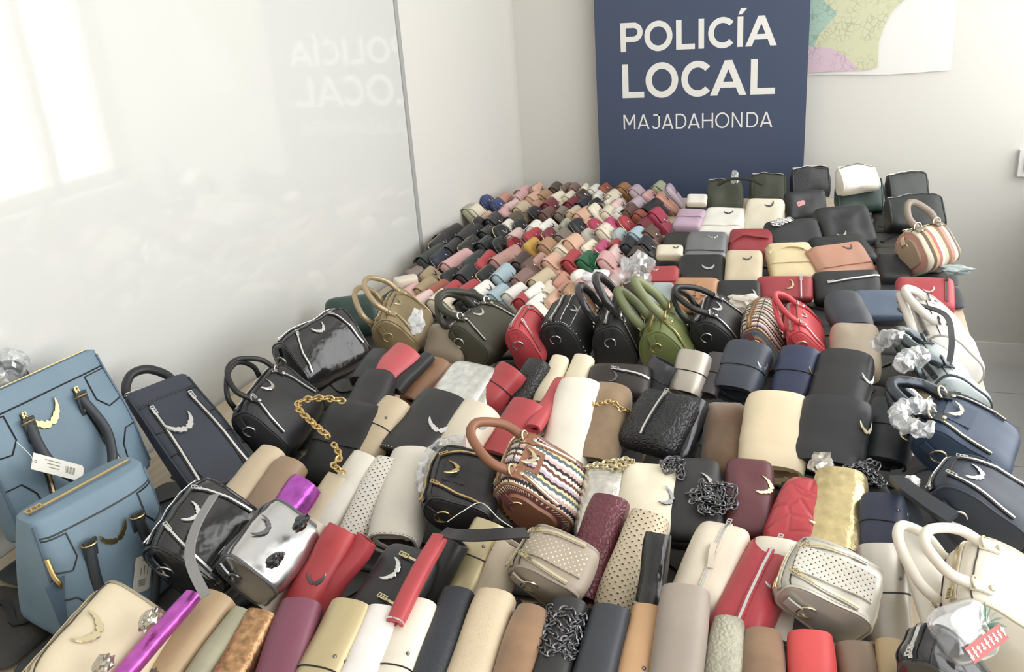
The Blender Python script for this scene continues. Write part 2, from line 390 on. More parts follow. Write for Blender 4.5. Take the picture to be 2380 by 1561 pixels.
def puff_mesh(w, h, t, n=6, p=4.0, q=2.4, seed=0, wr=0.0, nr=9, na=44, flatback=False):
    g = G(); rows = []; uv = []
    def P(rho, ang, side):
        x, y = se(ang, w, h, n); x *= rho; y *= rho
        z = t / 2 * max(0, 1 - rho ** p) ** (1 / q)
        if wr: z += wr * nz((x * 22, y * 22, side), 1, seed) * (1 - rho ** 6); 
        return V((x, y, z * side))
    def ring_(rho, side): return [P(rho, 2 * PI * i / na, side) for i in range(na)]
    rhos = [math.sin(PI / 2 * (i + 1) / nr) for i in range(nr)]
    seq = [(r, 1) for r in rhos] + [(r, -1) for r in reversed(rhos[:-1])]
    rs = [ring_(r, s) for r, s in seq]
    g.rings(rs, True, True, False, [[(v.x, v.y) for v in r] for r in rs])
    return g.me(True, 60)
def pouch(label, BL, BR, TL, zb, zt, col, kind='soft', t=.05, n=6, emb=None, embm=SILV, zips=(), flap=None, chain=None, wr=.006, name='pouch', strap=None, cat='pouch', group=GR_POUCH, p=3.0, q=2.2, m=None, piping=None, studs=False, zipm=SILV, flapm=None, lining=None):
    a, b, c = at(BL[0], BL[1], zb), at(BR[0], BR[1], zb), at(TL[0], TL[1], zt)
    if len(BR) > 2: b = at(*BR)
    if len(BL) > 2: a = at(*BL)
    X = b - a; w = X.length; X.normalize(); Y = (c - a); Y -= X * Y.dot(X); h = Y.length; Y.normalize(); N = X.cross(Y)
    o = (a + X * w / 2) + Y * h / 2 - N * (t / 2); w *= 1.08; h *= 1.1
    T = thing(name, label, cat, frame(o, X, N), group); sd = hash_(label)
    mt = m or mat(col, kind)
    part('body', puff_mesh(w, h, t, n, p, q, sd, wr), mt, T)
    def S(u, v):
        x, y = u * w / 2, v * h / 2; rho = min(1, (abs(u) ** n + abs(v) ** n) ** (1 / n)); z = t / 2 * max(0, 1 - rho ** p) ** (1 / q)
        if wr: z += wr * nz((x * 22, y * 22, 1), 1, sd) * (1 - rho ** 6)
        return V((x, y, z))
    if flap:
        v0, k = flap; g = G(); nu, nv = 14, 10; outer = []; 
        for j in range(nv + 1):
            v = v0 + (1.02 - v0) * j / nv; row = []
            for i in range(nu + 1):
                u = -1 + 2 * i / nu; vv = v if j > 0 else v0 + .06 * abs(u) ** 4
                pnt = S(u * .985, min(.985, vv)) + V((0, 0, .004)); 
                if v >= 1: pnt.z -= .006; pnt.y += .002
                row.append(pnt)
            outer.append(row)
        rs = [r + [q_ - V((0, 0, .003)) for q_ in reversed(r)] for r in outer]
        part('flap', g.rings(rs, True, True).me(True, 40), flapm or mt, T)
    for zi in zips:
        pts = [S(zi[0] + (zi[2] - zi[0]) * i / 10, zi[1] + (zi[3] - zi[1]) * i / 10) + V((0, 0, .002)) for i in range(11)]
        zipper(T, pts, (0, 0, 1), .009, zipm, DARK if lum(col) < .05 else mt, .006)
    if emb:
        u, v, s_, r = emb; pnt = S(u, v) + V((0, 0, .004 if flap else .0005)); e = .06; nx = (S(u + e, v) - S(u - e, v)).cross(S(u, v + e) - S(u, v - e))
        emblem(T, pnt, nx, V((math.cos(math.radians(r)), math.sin(math.radians(r)), 0)), s_, embm)
    if piping:
        part('piping', G().tube([V((*[k_ * 1.0 for k_ in se(2 * PI * i / 60, w, h, n)], 0)) for i in range(60)], .0022, 6, True).me(), piping, T)
    if studs:
        g = G()
        for i in range(70):
            x, y = se(2 * PI * i / 70, w, h, n); g.ball(S(x * 1.86 / w, y * 1.86 / h) + V((0, 0, .001)), .0017)
        part('edge_studs', g.me(), SILV, T)
    if chain: 
        u, v, rx, ry, hh, cm, cn = chain; chain_pile(T, S(u, v) + V((0, 0, .003)), (0, 0, 1), rx, ry, hh, cm, sd, n=cn)
    if strap:
        part('strap', G().strap(cat_rom([S(u, v) + V((0, 0, dz)) for u, v, dz in strap[0]], 8), strap[1], .003, (0, 0, 1)).me(), strap[2] if len(strap) > 2 else mt, T)
    return T, S, w, h
def satchel(label, near, far, zn, zf, h, d, col, kind='leather', roll_deg=0, top=.62, hand=None, hcol=None, hr=.006, emb=None, met=SILV, zips=True, ring_end=True, studpanel=None, piping=None, m=None, strap=None, wr=.006, name='handbag', front=1, n=3.2, plate=False, endm=None, tabs=True, edge_studs=False, emb_x=0, group=GR_SAT, tilt_up=None):
    A, B = at(near[0], near[1], zn), at(far[0], far[1], zf); X = B - A; L = X.length; X.normalize(); mid = (A + B) / 2
    up = (V((0, 0, 1)) - X * X.z).normalized(); up = M.Rotation(math.radians(roll_deg), 3, X) @ up
    T = thing(name, label, 'handbag', frame(mid - up * (h / 2), X, up), group); sd = hash_(label); mt = m or mat(col, kind)
    pm = piping or mt
    def cs(x, ang, k=1.0):
        q = abs(2 * x / L); s = (1 - .16 * q ** 8) * k
        y, z = se(ang, d, h, n); y *= s; z *= s; zr = (z / h + .5); y *= 1 + (top - 1) * max(0, zr)
        y *= front
        dn = wr * nz((x * 14, y * 14, z * 14), 1, sd) + wr * .5 * nz((x * 40, y * 30, z * 30), 1, sd)
        return V((x, y, h / 2 + z)) + V((0, y, z)).normalized() * dn
    def fr(x, ang, off=0.0):
        p = cs(x, ang); e = .05; nr = (cs(x + .004, ang) - cs(x - .004, ang)).cross(cs(x, ang + e) - cs(x, ang - e)); nr.normalize()
        if nr.dot(p - V((x, 0, h / 2))) < 0: nr = -nr
        return p + nr * off, nr
    g = G(); st = [-.5, -.497, -.48, -.44, -.36, -.25, -.12, 0, .12, .25, .36, .44, .48, .497, .5]; rs = []; uv = []; na = 36
    rs.append([cs(-L / 2, 2 * PI * i / na, .55) + V((-.006, 0, 0)) for i in range(na)])
    for s in st: rs.append([cs(s * L, 2 * PI * i / na, {-.5: .93, .5: .93}.get(s, 1.0)) for i in range(na)])
    rs.append([cs(L / 2, 2 * PI * i / na, .55) + V((.006, 0, 0)) for i in range(na)])
    for k, r in enumerate(rs): uv.append([(p.x, (i / na) * 1.5 * (d + h)) for i, p in enumerate(r)])
    if front < 0: rs = [list(reversed(r)) for r in rs]; uv = [list(reversed(u)) for u in uv]
    g.rings(rs, True, True, False, uv); part('body', g.me(True, 55), mt, T)
    if endm is not None:
        for s in (-1, 1):
            q0 = [cs(s * L / 2, 2 * PI * i / na, .80) + V((s * .001, 0, 0)) for i in range(na)]; q1 = [cs(s * L / 2, 2 * PI * i / na, .74) + V((s * .0075, 0, 0)) for i in range(na)]
            part('end_panel', G().rings([q0, q1] if s > 0 else [q0, q1]).me(True, 40), endm, T)
    for s in (-1, 1):
        part('piping', G().tube([cs(s * L * .478, 2 * PI * i / 40, 1.01) for i in range(40)], .0026, 6, True).me(), pm, T)
    for an_ in (62, 118): part('seam', G().tube([fr(-L * .47 + L * .94 * i / 14, math.radians(an_), .0006)[0] for i in range(15)], .0011, 5).me(), SEAM if lum(col) > .03 else DARK, T)
    # top zip
    zp = [fr(-L * .44 + L * .88 * i / 12, PI / 2, .002)[0] for i in range(13)]
    zipper(T, zp, (0, 0, 1), .011, met, DARK if lum(col) < .08 else pm, .006)
    # front: yoke, zips, tabs, emblem
    if studpanel:
        g = G(); rows = []; U = []; an = [math.radians(120 + 85 * j / 16) for j in range(17)]; mp_ = [fr(0, q_)[0] for q_ in an]; cl = [0]
        for j in range(1, 17): cl.append(cl[-1] + (mp_[j] - mp_[j - 1]).length)
        for i in range(11):
            x = -L * .24 + L * .48 * i / 10; rows.append([fr(x, q_, .003)[0] for q_ in an] + [fr(x, q_, .0005)[0] for q_ in reversed(an)])
            U.append([(x, v_) for v_ in cl] + [(x, v_) for v_ in reversed(cl)])
        part('stud_panel', g.rings(rows, True, True, False, U).me(True, 40), studpanel, T)
    if zips:
        for s in (-1, 1):
            pts = [fr(s * L * (.25 + .02 * j), math.radians(118 + 9 * j), .002)[0] for j in range(9)]
            nm = fr(s * L * .28, math.radians(140))[1]
            zipper(T, pts, nm, .008, met, DARK if lum(col) < .1 else pm, .0055)
    if emb:
        ea, es, erot = emb; p, nr = fr(emb_x * L, math.radians(ea), .001)
        if plate:
            pp = [fr(emb_x * L + x * es * .75, math.radians(ea + y * 17), .0025)[0] for x, y in ((-1, -1), (1, -1), (1, 1), (-1, 1))]; pq = [fr(emb_x * L + x * es * .75, math.radians(ea + y * 17), .0)[0] for x, y in ((-1, -1), (1, -1), (1, 1), (-1, 1))]
            part('emblem_patch', G().rings([pq, pp]).me(False), pm if piping else mt, T); p = p + nr * .003
        emblem(T, p, nr, V((math.cos(math.radians(erot)), 0, math.sin(math.radians(erot)))) , es, met)
    hm = hcol or mt
    if hand:
        for (side, apex, hx) in hand:
            ha = PI / 2 + side * front * .62 * (1 if True else 0); b0, n0 = fr(-hx * L, ha, .001); b1, n1 = fr(hx * L, ha, .001)
            ap = V(apex); t0 = V((0, 0, h)); up_ = ap - V((0, 0, 0))
            P = [b0, b0 + up_ * .45 + V((-.004, 0, 0)), b0.lerp(b1, .22) + up_ * .88, b0.lerp(b1, .5) + up_ * 1.0, b0.lerp(b1, .78) + up_ * .88, b1 + up_ * .45 + V((.004, 0, 0)), b1]
            hd = part('handle', G().tube(cat_rom(P, 8), hr, 10).me(), hm, T)
            if tabs:
                for bx, nn, sx in ((b0, n0, -1), (b1, n1, 1)):
                    x0 = bx.x
                    tb = [fr(x0, ha + side * front * .1 * j - side * front * .12, .0025)[0] for j in range(6)]
                    tbp = part('handle_tab', G().strap(tb, hr * 2.6, .003, nn).me(), hm, T)
                    p, nr = fr(x0, ha + side * front * .34, .004); rivet(tbp, p, nr, .0042, met)
                    ring(hd, frame(bx + nn * hr * .6, V((1, 0, 0)), (up_.normalized() * .3 + V((0, side * .9, .1))).normalized()), hr * 1.15, hr * .22, met, 'ring')
    if ring_end:
        for s in (-1,) if ring_end is True else ring_end:
            p = V((s * (L / 2 + .007), 0, h * .66))
            ring(T, frame(p, V((0, 1, 0)), V((s, 0, -.25)).normalized()), .0125, .0017, met, 'strap_ring')
            part('ring_tab', G().strap([p + V((-s * .001, 0, .03)), p + V((s * .002, 0, .018)), p + V((s * .003, 0, .008))], .014, .003, (s, 0, 0)).me(), mt, T)
    if edge_studs:
        g = G()
        for s in (-1, 1):
            for i in range(44): g.ball(cs(s * L * .45, 2 * PI * i / 44, 1.012), .0018)
            for i in range(30): g.ball(fr(-L * .42 + L * .84 * i / 29, math.radians(112 if s > 0 else 150), .001)[0], .0018)
        part('edge_studs', g.me(), met, T)
    if strap: part('strap', G().strap(cat_rom([V(p) for p in strap[0]], 8), strap[1], .003, strap[3] if len(strap) > 3 else (0, 0, 1)).me(), strap[2] if len(strap) > 2 and strap[2] else hm, T)
    return T, L, fr
def wrap_tube(parent, pts, r, seed, name='plastic_wrap'):
    """crinkled plastic sleeve along a path (local coordinates)"""
    P = cat_rom(pts, 14); g = G(); g.tube(P, lambda s: r * (1 + .0 * s), 14)
    for v in g.v: v += V((nz(v, 95, seed), nz(v, 95, seed + 1), nz(v, 95, seed + 2))) * r * .5
    return part(name, mk(g.v, g.f, True, None, 35), PLAS, parent)
def price_tag(parent, pos, xd, nrm, w, h, lines=3, name='price_tag', string=None, bar=True):
    nrm = V(nrm).normalized(); fm = frame(V(pos), V(xd), nrm); g = G(); o = [(-w / 2, -h / 2), (w / 2 - .004, -h / 2), (w / 2, -h / 2 + .004), (w / 2, h / 2 - .004), (w / 2 - .004, h / 2), (-w / 2, h / 2)]
    g.rings([[V((x, y, 0)) for x, y in o], [V((x, y, .0008)) for x, y in o]]); T = part(name, g.me(False), PAPER, parent, fm)
    g = G()
    for i in range(lines): g.box((w * (-.12 + .02 * i), h * (.28 - .2 * i), .0009), (w * (.3 - .05 * i), h * .05, .0003))
    if bar:
        for i in range(9): g.box((w * (.14 + .022 * i), 0, .0009), (w * (.006 + .006 * (i * 7 % 3)), h * .42, .0003))
    part('print', g.me(False), INK, T); ring(T, M.Translation((-w / 2 + .006, 0, .0008)), .002, .0005, GUN, 'eyelet')
    if string: part('string', G().tube(cat_rom([fm.inverted() @ V(p) for p in string], 8), .0006, 5).me(), PAPER, T)
    return T
def tote(label, BL, BR, TR, zb, zt, dpt, col, kind='leather', met=GOLD, emb=None, hands=(), zipsides=True, name='tote_bag', pipe=None, patches=True, wtop=.92, group='large tote bags standing by the whiteboard', skew=None, hcol=None, edge=None, sag=.011, hr=.0085, dtop=.35, zu=.40):
    a, b, c = at(BL[0], BL[1], zb), at(BR[0], BR[1], zb), at(TR[0], TR[1], zt)
    X = b - a; w = X.length; X.normalize(); Y = c - b; Y -= X * Y.dot(X); h = Y.length; Y.normalize(); N = X.cross(Y)
    o = (a + b) / 2 - N * (dpt / 2)
    T = thing(name, label, 'tote bag', frame(o, X, Y), group); sd = hash_(label); mt = mat(col, kind); pm = pipe or mt
    # local: x width, z up, front = -y
    def dims(z):
        q = z / h; return w * (1 + (wtop - 1) * q), dpt * (1 + (dtop - 1) * q ** 1.6)
    def cs(ang, z, k=1.0):
        ww, dd = dims(z); x, y = se(ang, ww * k, dd * k, 4.5); q = z / h
        y += sag * nz((x * 9, z * 9, 1 if y > 0 else 0), 1, sd) * (1 - .5 * q); return V((x, y, z))
    def F(u, q, off=0.0):
        z = q * h; ww, dd = dims(z); x = u * ww / 2; y = -dd / 2 * max(0, 1 - abs(u) ** 4.5) ** (1 / 4.5)
        y += sag * nz((x * 9, z * 9, 0), 1, sd) * (1 - .5 * q)
        return V((x, y - off, z))
    g = G(); na = 52; rs = []
    rs.append([cs(2 * PI * i / na, 0, .9) + V((0, 0, 0)) for i in range(na)])
    for q in (.012, .04, .1, .2, .3, .4, .5, .6, .7, .8, .88, .95, .985): rs.append([cs(2 * PI * i / na, q * h, 1 if q > .02 else .97) for i in range(na)])
    rs.append([cs(2 * PI * i / na, h, .93) for i in range(na)])
    g.rings(rs, True, True, False, [[(p.x, p.z) for p in r] for r in rs]); part('body', g.me(True, 55), mt, T)
    seam = DARK
    zp = [V((-w * wtop * .44 + w * wtop * .88 * i / 10, 0, h + .001)) for i in range(11)]
    zipper(T, zp, (0, 0, 1), .012, met, pm, .009)
    def line(pts, r=.0014, mm=None, nm='seam'): return part(nm, G().tube([F(u, q, .0008) for u, q in pts], r, 5).me(), mm or seam, T)
    band = [(-.96 + 1.92 * i / 16, .86) for i in range(17)]; line(band)
    for s in (-1, 1):
        line([(s * .97, q / 20) for q in range(1, 20)], .0028, pm, 'piping')
        if patches:
            for top_ in (True, False):
                pt = [(.97, .84), (.62, .84), (.60, .66), (.72, .58), (.97, .60)] if top_ else [(.97, .38), (.78, .38), (.66, .28), (.60, .03)]
                P = [V((F(s * u, q, .0022))) for u, q in pt]; dn = []
                for i in range(len(pt) - 1):
                    for k in range(6): u = pt[i][0] + (pt[i + 1][0] - pt[i][0]) * k / 6; q = pt[i][1] + (pt[i + 1][1] - pt[i][1]) * k / 6; dn.append((s * u, q))
                dn.append((s * pt[-1][0], pt[-1][1])); line(dn, .0013)
        if zipsides:
            zz = [F(s * (zu + .14 * (k / 10) ** 2), .80 - .74 * k / 10, .002) for k in range(11)]; zipper(T, zz, (0, -1, 0), .010, met, DARK, .007)
    if emb: 
        u, q, s_, r = emb; emblem(T, F(u, q, .001), (0, -1, .05), V((math.cos(math.radians(r)), 0, math.sin(math.radians(r)))), s_, met)
    for (side, u0, drop, out, q0) in hands:
        if side < 0: b0, b1 = F(-u0, q0, .006), F(u0, q0, .006)
        else: b0, b1 = F(-u0, q0, .006), F(u0, q0, .006); b0.y, b1.y = -b0.y, -b1.y
        A = V((0, -out if side < 0 else out, drop))
        P = [b0, b0 + A * .5 + V((-.006, 0, 0)), b0.lerp(b1, .2) + A * .9, b0.lerp(b1, .5) + A, b0.lerp(b1, .8) + A * .9, b1 + A * .5 + V((.006, 0, 0)), b1]
        hd = part('handle', G().tube(cat_rom(P, 9), hr, 12).me(), hcol or pm, T)
        for bx in (b0, b1):
            if side < 0:
                tb = part('handle_tab', G().strap([bx + V((0, -.004, .012)), bx + V((0, -.002, -.005)), bx + V((0, .002, -.03))], .022, .004, (0, -1, 0)).me(), hcol or pm, T)
                rivet(tb, bx + V((0, -.001, -.022)), (0, -1, 0), .0055, PALE)
            ring(hd, frame(bx + V((0, 0, .004)), V((1, 0, 0)), V((0, .2, 1))), .0105, .0018, met)
    return T, F, w, h
PB = {}
def purse_meshes(k):
    if k in PB: return PB[k]
    w, h, t = {'a': (.096, .078, .032), 'b': (.115, .080, .030), 'c': (.075, .070, .034), 'd': (.165, .080, .034), 'e': (.085, .105, .03), 'r': (.085, .088, .034)}[k]
    n = 2.6 if k == 'r' else 7
    body = puff_mesh(w, h, t, n, 9, 3.2, 1, 0, 6, 36)
    g = G(); rs = []
    for v, off in ((-.05, .0032), (.0, .0034), (.4, .003), (.75, .0015), (.93, -.004), (1.03, -.012), (1.03, -t + .006), (.9, -t - .002)):
        rs.append([V((x * w / 2 * .975, v * h / 2, t / 2 + off)) for x in (-1, -.9, -.5, 0, .5, .9, 1)])
    rs[0][0].y += .008; rs[0][-1].y += .008
    rr = [r + [p - V((0, 0, .002)) if j < 5 else p + V((0, -.002, 0)) for p in reversed(r)] for j, r in enumerate(rs)]
    flap = g.rings(rr, True, True).me(True, 40)
    zipm = G().tube([V((*[c * 1.0 for c in se(2 * PI * i / 48, w, h, n)], 0)) for i in range(48)], .0018, 5, True).me()
    PB[k] = (body, flap, zipm, w, h, t); return PB[k]
def purse(label, px, py, col, k='a', kind='leather', yaw=-35, tilt=38, z=.785, style='flap', emb=True, sc_=1.0, em=None, roll_=0, name='small_purse', group='small purses in tight rows', cat='purse'):
    body, flap, zipm, w, h, t = purse_meshes(k); c = at(px, py, z); mt = mat(col, kind)
    R = M.Rotation(math.radians(yaw), 4, 'Z') @ M.Rotation(math.radians(tilt), 4, 'X') @ M.Rotation(math.radians(roll_), 4, 'Z')
    mw = M.Translation(c) @ R @ M.Scale(sc_, 4) @ M.Translation((0, 0, -t / 2))
    T = thing(name, label, cat, mw, group); T.empty_display_size = .01
    part('body', body, mt, T)
    if style == 'flap': part('flap', flap, mt, T)
    else: part('zipper', zipm, PALE if style == 'zipg' else GUN, T)
    if emb: emblem(T, (w * .08, -h * .06 if style == 'flap' else h * .1, t / 2 + (.0036 if style == 'flap' else 0)), (0, 0, 1), (1, .15, 0), .026, em or (SILV if lum(col) < .25 else GUN))
    return T
# ------------------------------------------------------------------ the room
def struct(name, g, m, label=None, parent=None):
    o = part(name, g.me(False), m, parent)
    if parent is None: o['kind'] = 'structure'
    if label: o['label'] = label
    return o
def wall_mat(name, col):
    m, t, b = nt(name); b.inputs['Roughness'].default_value = .85; n = nd(t, 'ShaderNodeTexNoise'); n.inputs['Scale'].default_value = 90; tc = nd(t, 'ShaderNodeTexCoord'); t.links.new(tc.outputs['Object'], n.inputs['Vector'])
    b.inputs['Base Color'].default_value = lin(col); bump(t, b, n.outputs[0], .05, .002); return m
WHITE = wall_mat('white_wall_paint', 'dcdad4'); TRIM = plain('white_trim', 'efede8', .45); CEILM = wall_mat('ceiling_paint', 'f2f1ee')
WB = (WALL_L + WALL_R) / 2; YM = (WALL_B + WALL_F) / 2; T_ = .12
struct('wall_left', G().box((WALL_L - T_ / 2, YM, CEIL / 2), (T_, WALL_B - WALL_F, CEIL)), WHITE)
struct('wall_back', G().box((WB, WALL_B + T_ / 2, CEIL / 2), (WALL_R - WALL_L + 2 * T_, T_, CEIL)), WHITE)
struct('wall_front', G().box((WB, WALL_F - T_ / 2, CEIL / 2), (WALL_R - WALL_L + 2 * T_, T_, CEIL)), WHITE)
struct('ceiling', G().box((WB, YM, CEIL + T_ / 2), (WALL_R - WALL_L + 2 * T_, WALL_B - WALL_F + 2 * T_, T_)), CEILM)
rw = G(); rw.box((WALL_R + T_ / 2, YM, WIN_Z0 / 2), (T_, WALL_B - WALL_F, WIN_Z0)); rw.box((WALL_R + T_ / 2, YM, (WIN_Z1 + CEIL) / 2), (T_, WALL_B - WALL_F, CEIL - WIN_Z1))
rw.box((WALL_R + T_ / 2, (WIN_Y1 + WALL_B) / 2, (WIN_Z0 + WIN_Z1) / 2), (T_, WALL_B - WIN_Y1, WIN_Z1 - WIN_Z0)); rw.box((WALL_R + T_ / 2, (WIN_Y0 + WALL_F) / 2, (WIN_Z0 + WIN_Z1) / 2), (T_, WIN_Y0 - WALL_F, WIN_Z1 - WIN_Z0))
struct('wall_right', rw, WHITE)
wf = G(); fx = WALL_R + .07
for z in (WIN_Z0 + .03, WIN_Z1 - .03): wf.box((fx, (WIN_Y0 + WIN_Y1) / 2, z), (.06, WIN_Y1 - WIN_Y0, .06))
for y in (WIN_Y0 + .03, .2, 1.3, 2.4, 3.55, WIN_Y1 - .02): wf.box((fx, y, (WIN_Z0 + WIN_Z1) / 2), (.06, .06, WIN_Z1 - WIN_Z0))
wo = struct('window_1', wf, TRIM); struct('window_sill', G().box((WALL_R - .02, (WIN_Y0 + WIN_Y1) / 2, WIN_Z0 - .012), (.12, WIN_Y1 - WIN_Y0, .024)), TRIM, None, wo)
bb = G(); bb.box((WB, WALL_B - .007, .047), (WALL_R - WALL_L, .014, .094)); struct('baseboard_back', bb, TRIM)
struct('baseboard_right', G().box((WALL_R - .007, YM, .047), (.014, WALL_B - WALL_F - .03, .094)), TRIM)
FLM = wall_mat('grout_grey', 'b4b5b4'); fl = struct('floor', G().box((WB, YM, -.03), (WALL_R - WALL_L + 2 * T_, WALL_B - WALL_F + 2 * T_, .05)), FLM)
TILE = wall_mat('grey_floor_tile', 'cfd0d0'); TILE.node_tree.nodes['Principled BSDF'].inputs['Roughness'].default_value = .4
tm = G().box((0, 0, -.004), (.596, .296, .008)).me(False)
yy = WALL_B - .15; 
while yy > WALL_F:
    for k in range(4): 
        xx = WALL_R - .3 - .6 * k
        part('floor_tile', tm, TILE, fl, M.Translation((xx, yy, .0)))
    yy -= .3
# ------------------------------------------------------------------ table
TZ = .74; TX0, TX1, TY0, TY1 = -1.38, .308, .30, 3.80
wm, t, b = nt('pale_beech_laminate'); b.inputs['Roughness'].default_value = .35; n_ = nd(t, 'ShaderNodeTexNoise'); n_.inputs['Scale'].default_value = 6; mp_ = nd(t, 'ShaderNodeMapping'); mp_.inputs['Scale'].default_value = (14, 1, 1); tc_ = nd(t, 'ShaderNodeTexCoord')
t.links.new(tc_.outputs['Object'], mp_.inputs[0]); t.links.new(mp_.outputs[0], n_.inputs['Vector']); r_ = ramp(t, n_.outputs[0], [(.3, lin('cdbb9f')), (.7, lin('dccdb4'))]); t.links.new(r_.outputs[0], b.inputs['Base Color'])
tb = thing('long_table', 'long pale wooden table buried under heaped handbags beside the whiteboard', 'table', M.Translation(((TX0 + TX1) / 2, (TY0 + TY1) / 2, 0)))
cx, cy = (TX1 - TX0) / 2, (TY1 - TY0) / 2
part('table_top', G().box((0, 0, TZ - .0155), (2 * cx, 2 * cy, .029)).me(False), wm, tb)
GREYM = metal('grey_steel', 'a0a2a4', .4)
for sx in (-1, 1):
    for sy in (-1, 1): part('leg', G().box((sx * (cx - .06), sy * (cy - .08), (TZ - .03) / 2), (.05, .05, TZ - .03)).me(False), GREYM, tb)
part('apron', G().box((0, 0, TZ - .06), (2 * cx - .1, 2 * cy - .2, .05)).me(False), GREYM, tb)
# ------------------------------------------------------------------ whiteboard
wbm, t, b = nt('glossy_whiteboard'); b.inputs['Base Color'].default_value = lin('d9dad6'); b.inputs['Roughness'].default_value = .035; b.inputs['Coat Weight'].default_value = .25; b.inputs['Coat Roughness'].default_value = .04
n_ = nd(t, 'ShaderNodeTexNoise'); n_.inputs['Scale'].default_value = 3.2; n_.inputs['Detail'].default_value = 2; tc_ = nd(t, 'ShaderNodeTexCoord'); t.links.new(tc_.outputs['Object'], n_.inputs['Vector']); bump(t, b, n_.outputs[0], .03, .02)
wb = thing('whiteboard', 'large glossy whiteboard on the left wall behind the table', 'whiteboard', M.Translation((WALL_L, 1.1, .56)))
part('board', G().box((.006, 0, .85), (.012, 3.46, 1.7)).me(False), wbm, wb)
GT = plain('grey_aluminium_trim', 'a9aaa8', .35)
part('edge_trim', G().box((.008, 1.742, .85), (.016, .024, 1.7)).me(False), GT, wb)
# ------------------------------------------------------------------ banner
DB = 3.925; NAVY, t, b = nt('navy_banner_print'); b.inputs['Base Color'].default_value = lin('445069'); b.inputs['Roughness'].default_value = .55
LET = plain('white_banner_lettering', 'ecebe6', .6)
bn = thing('rollup_banner', 'navy roll-up banner with white POLICÍA LOCAL MAJADAHONDA lettering', 'banner', M.Translation((-.593, DB, 0)))
g = G(); rs = []
for i in range(9): z = .09 + (2.02 - .09) * i / 8; rs.append([V((x, y_, z)) for x, y_ in ((-.425, 0), (.425, 0), (.425, .0012), (-.425, .0012))])
g.rings(rs); part('print_panel', g.me(False), NAVY, bn)
part('base_cassette', G().box((0, .01, .045), (.87, .09, .085)).me(False), GREYM, bn)
part('top_bar', G().box((0, .002, 2.03), (.86, .02, .03)).me(False), GREYM, bn); part('support_pole', G().tube([(0, .045, .08), (0, .03, 2.03)], .008, 8).me(), GREYM, bn)
class Txt:
    def __init__(s): s.g = G(); s.off = 0
    def poly(s, pts):
        n = len(pts); a = [V((x, -.0006 - s.off, z)) for x, z in pts]; c = [V((x, 0, z)) for x, z in pts]
        s.g.add(a + c, [tuple(range(n))] + [(i, n + i, n + (i + 1) % n, (i + 1) % n) for i in range(n)])
    def arc(s, cx, cy, rx, ry, w, a0, a1, n=28):
        for i in range(n):
            p, q = (math.radians(a0 + (a1 - a0) * j / n) for j in (i, i + 1))
            s.poly([(cx + rx * math.cos(p), cy + ry * math.sin(p)), (cx + (rx - w) * math.cos(p), cy + (ry - w) * math.sin(p)), (cx + (rx - w) * math.cos(q), cy + (ry - w) * math.sin(q)), (cx + rx * math.cos(q), cy + ry * math.sin(q))])
    def rect(s, x0, z0, x1, z1): s.poly([(x0, z0), (x1, z0), (x1, z1), (x0, z1)])
    def letter(s, ch, x0, x1, z, h, w):
        W = x1 - x0; k = w * 1.12
        if ch in 'LPIÍDHNM': s.rect(x0, z, x0 + w, z + h)
        if ch == 'L': s.rect(x0 + w, z, x1, z + w * .95)
        if ch == 'Í': s.poly([(x0 + w * .1, z + h * 1.07), (x0 + w * .75, z + h * 1.07), (x0 + w * 1.65, z + h * 1.27), (x0 + w * .55, z + h * 1.27)])
        if ch == 'O': s.arc(x0 + W / 2, z + h / 2, W / 2, h * .52, w, 0, 360, 44)
        if ch == 'C': s.arc(x0 + W * .56, z + h / 2, W * .56, h * .52, w, 42, 318, 40)
        if ch == 'A':
            m = x0 + W / 2
            s.poly([(x0, z), (x0 + k, z), (m + k / 2, z + h), (m - k / 2, z + h)]); s.off = .00015; s.poly([(x1 - k, z), (x1, z), (m + k / 2, z + h), (m - k / 2, z + h)]); s.off = .0003; s.rect(x0 + W * .2, z + h * .22, x1 - W * .2, z + h * .22 + w * .9); s.off = 0
        if ch == 'P':
            r = h * .33; s.rect(x0 + w, z + h - w * .95, x1 - r, z + h); s.rect(x0 + w, z + h - 2 * r, x1 - r, z + h - 2 * r + w * .95); s.arc(x1 - r, z + h - r, r, r, w * .97, -90, 90, 20)
        if ch == 'D':
            r = h / 2; rx = W * .55; s.rect(x0 + w, z + h - w, x1 - rx, z + h); s.rect(x0 + w, z, x1 - rx, z + w); s.arc(x1 - rx, z + r, rx, r, w, -90, 90, 24)
        if ch in 'HNM': s.rect(x1 - w, z, x1, z + h)
        if ch == 'H': s.rect(x0 + w, z + h * .47, x1 - w, z + h * .47 + w)
        if ch == 'N': s.off = .0002; s.poly([(x0 + w, z + h), (x0, z + h), (x1 - w, z), (x1, z)])
        if ch == 'M':
            m = x0 + W / 2; s.off = .00015; s.poly([(x0, z + h), (x0 + w * 1.2, z + h), (m + w * .6, z + h * .3), (m - w * .6, z + h * .3)]); s.off = .0003; s.poly([(x1 - w * 1.2, z + h), (x1, z + h), (m + w * .6, z + h * .3), (m - w * .6, z + h * .3)])
        if ch == 'J': r = W * .42; s.rect(x1 - w, z + r, x1, z + h); s.rect(x0 + W * .35, z + h - w, x1, z + h); s.arc(x1 - r, z + r, r, r, w, 200, 360, 16)
def word(nm, lab, spec, z, h, w):
    a, b_ = -.910, -.288; f = lambda q: a + (q - 283) / (1504 - 283) * (b_ - a) + .593
    for i, (ch, q0, q1) in enumerate(spec):
        t = Txt(); t.letter(ch, f(q0), f(q1), z, h, w); part('letter', t.g.me(False), LET, bn, M.Translation((0, -.0004, 0)))
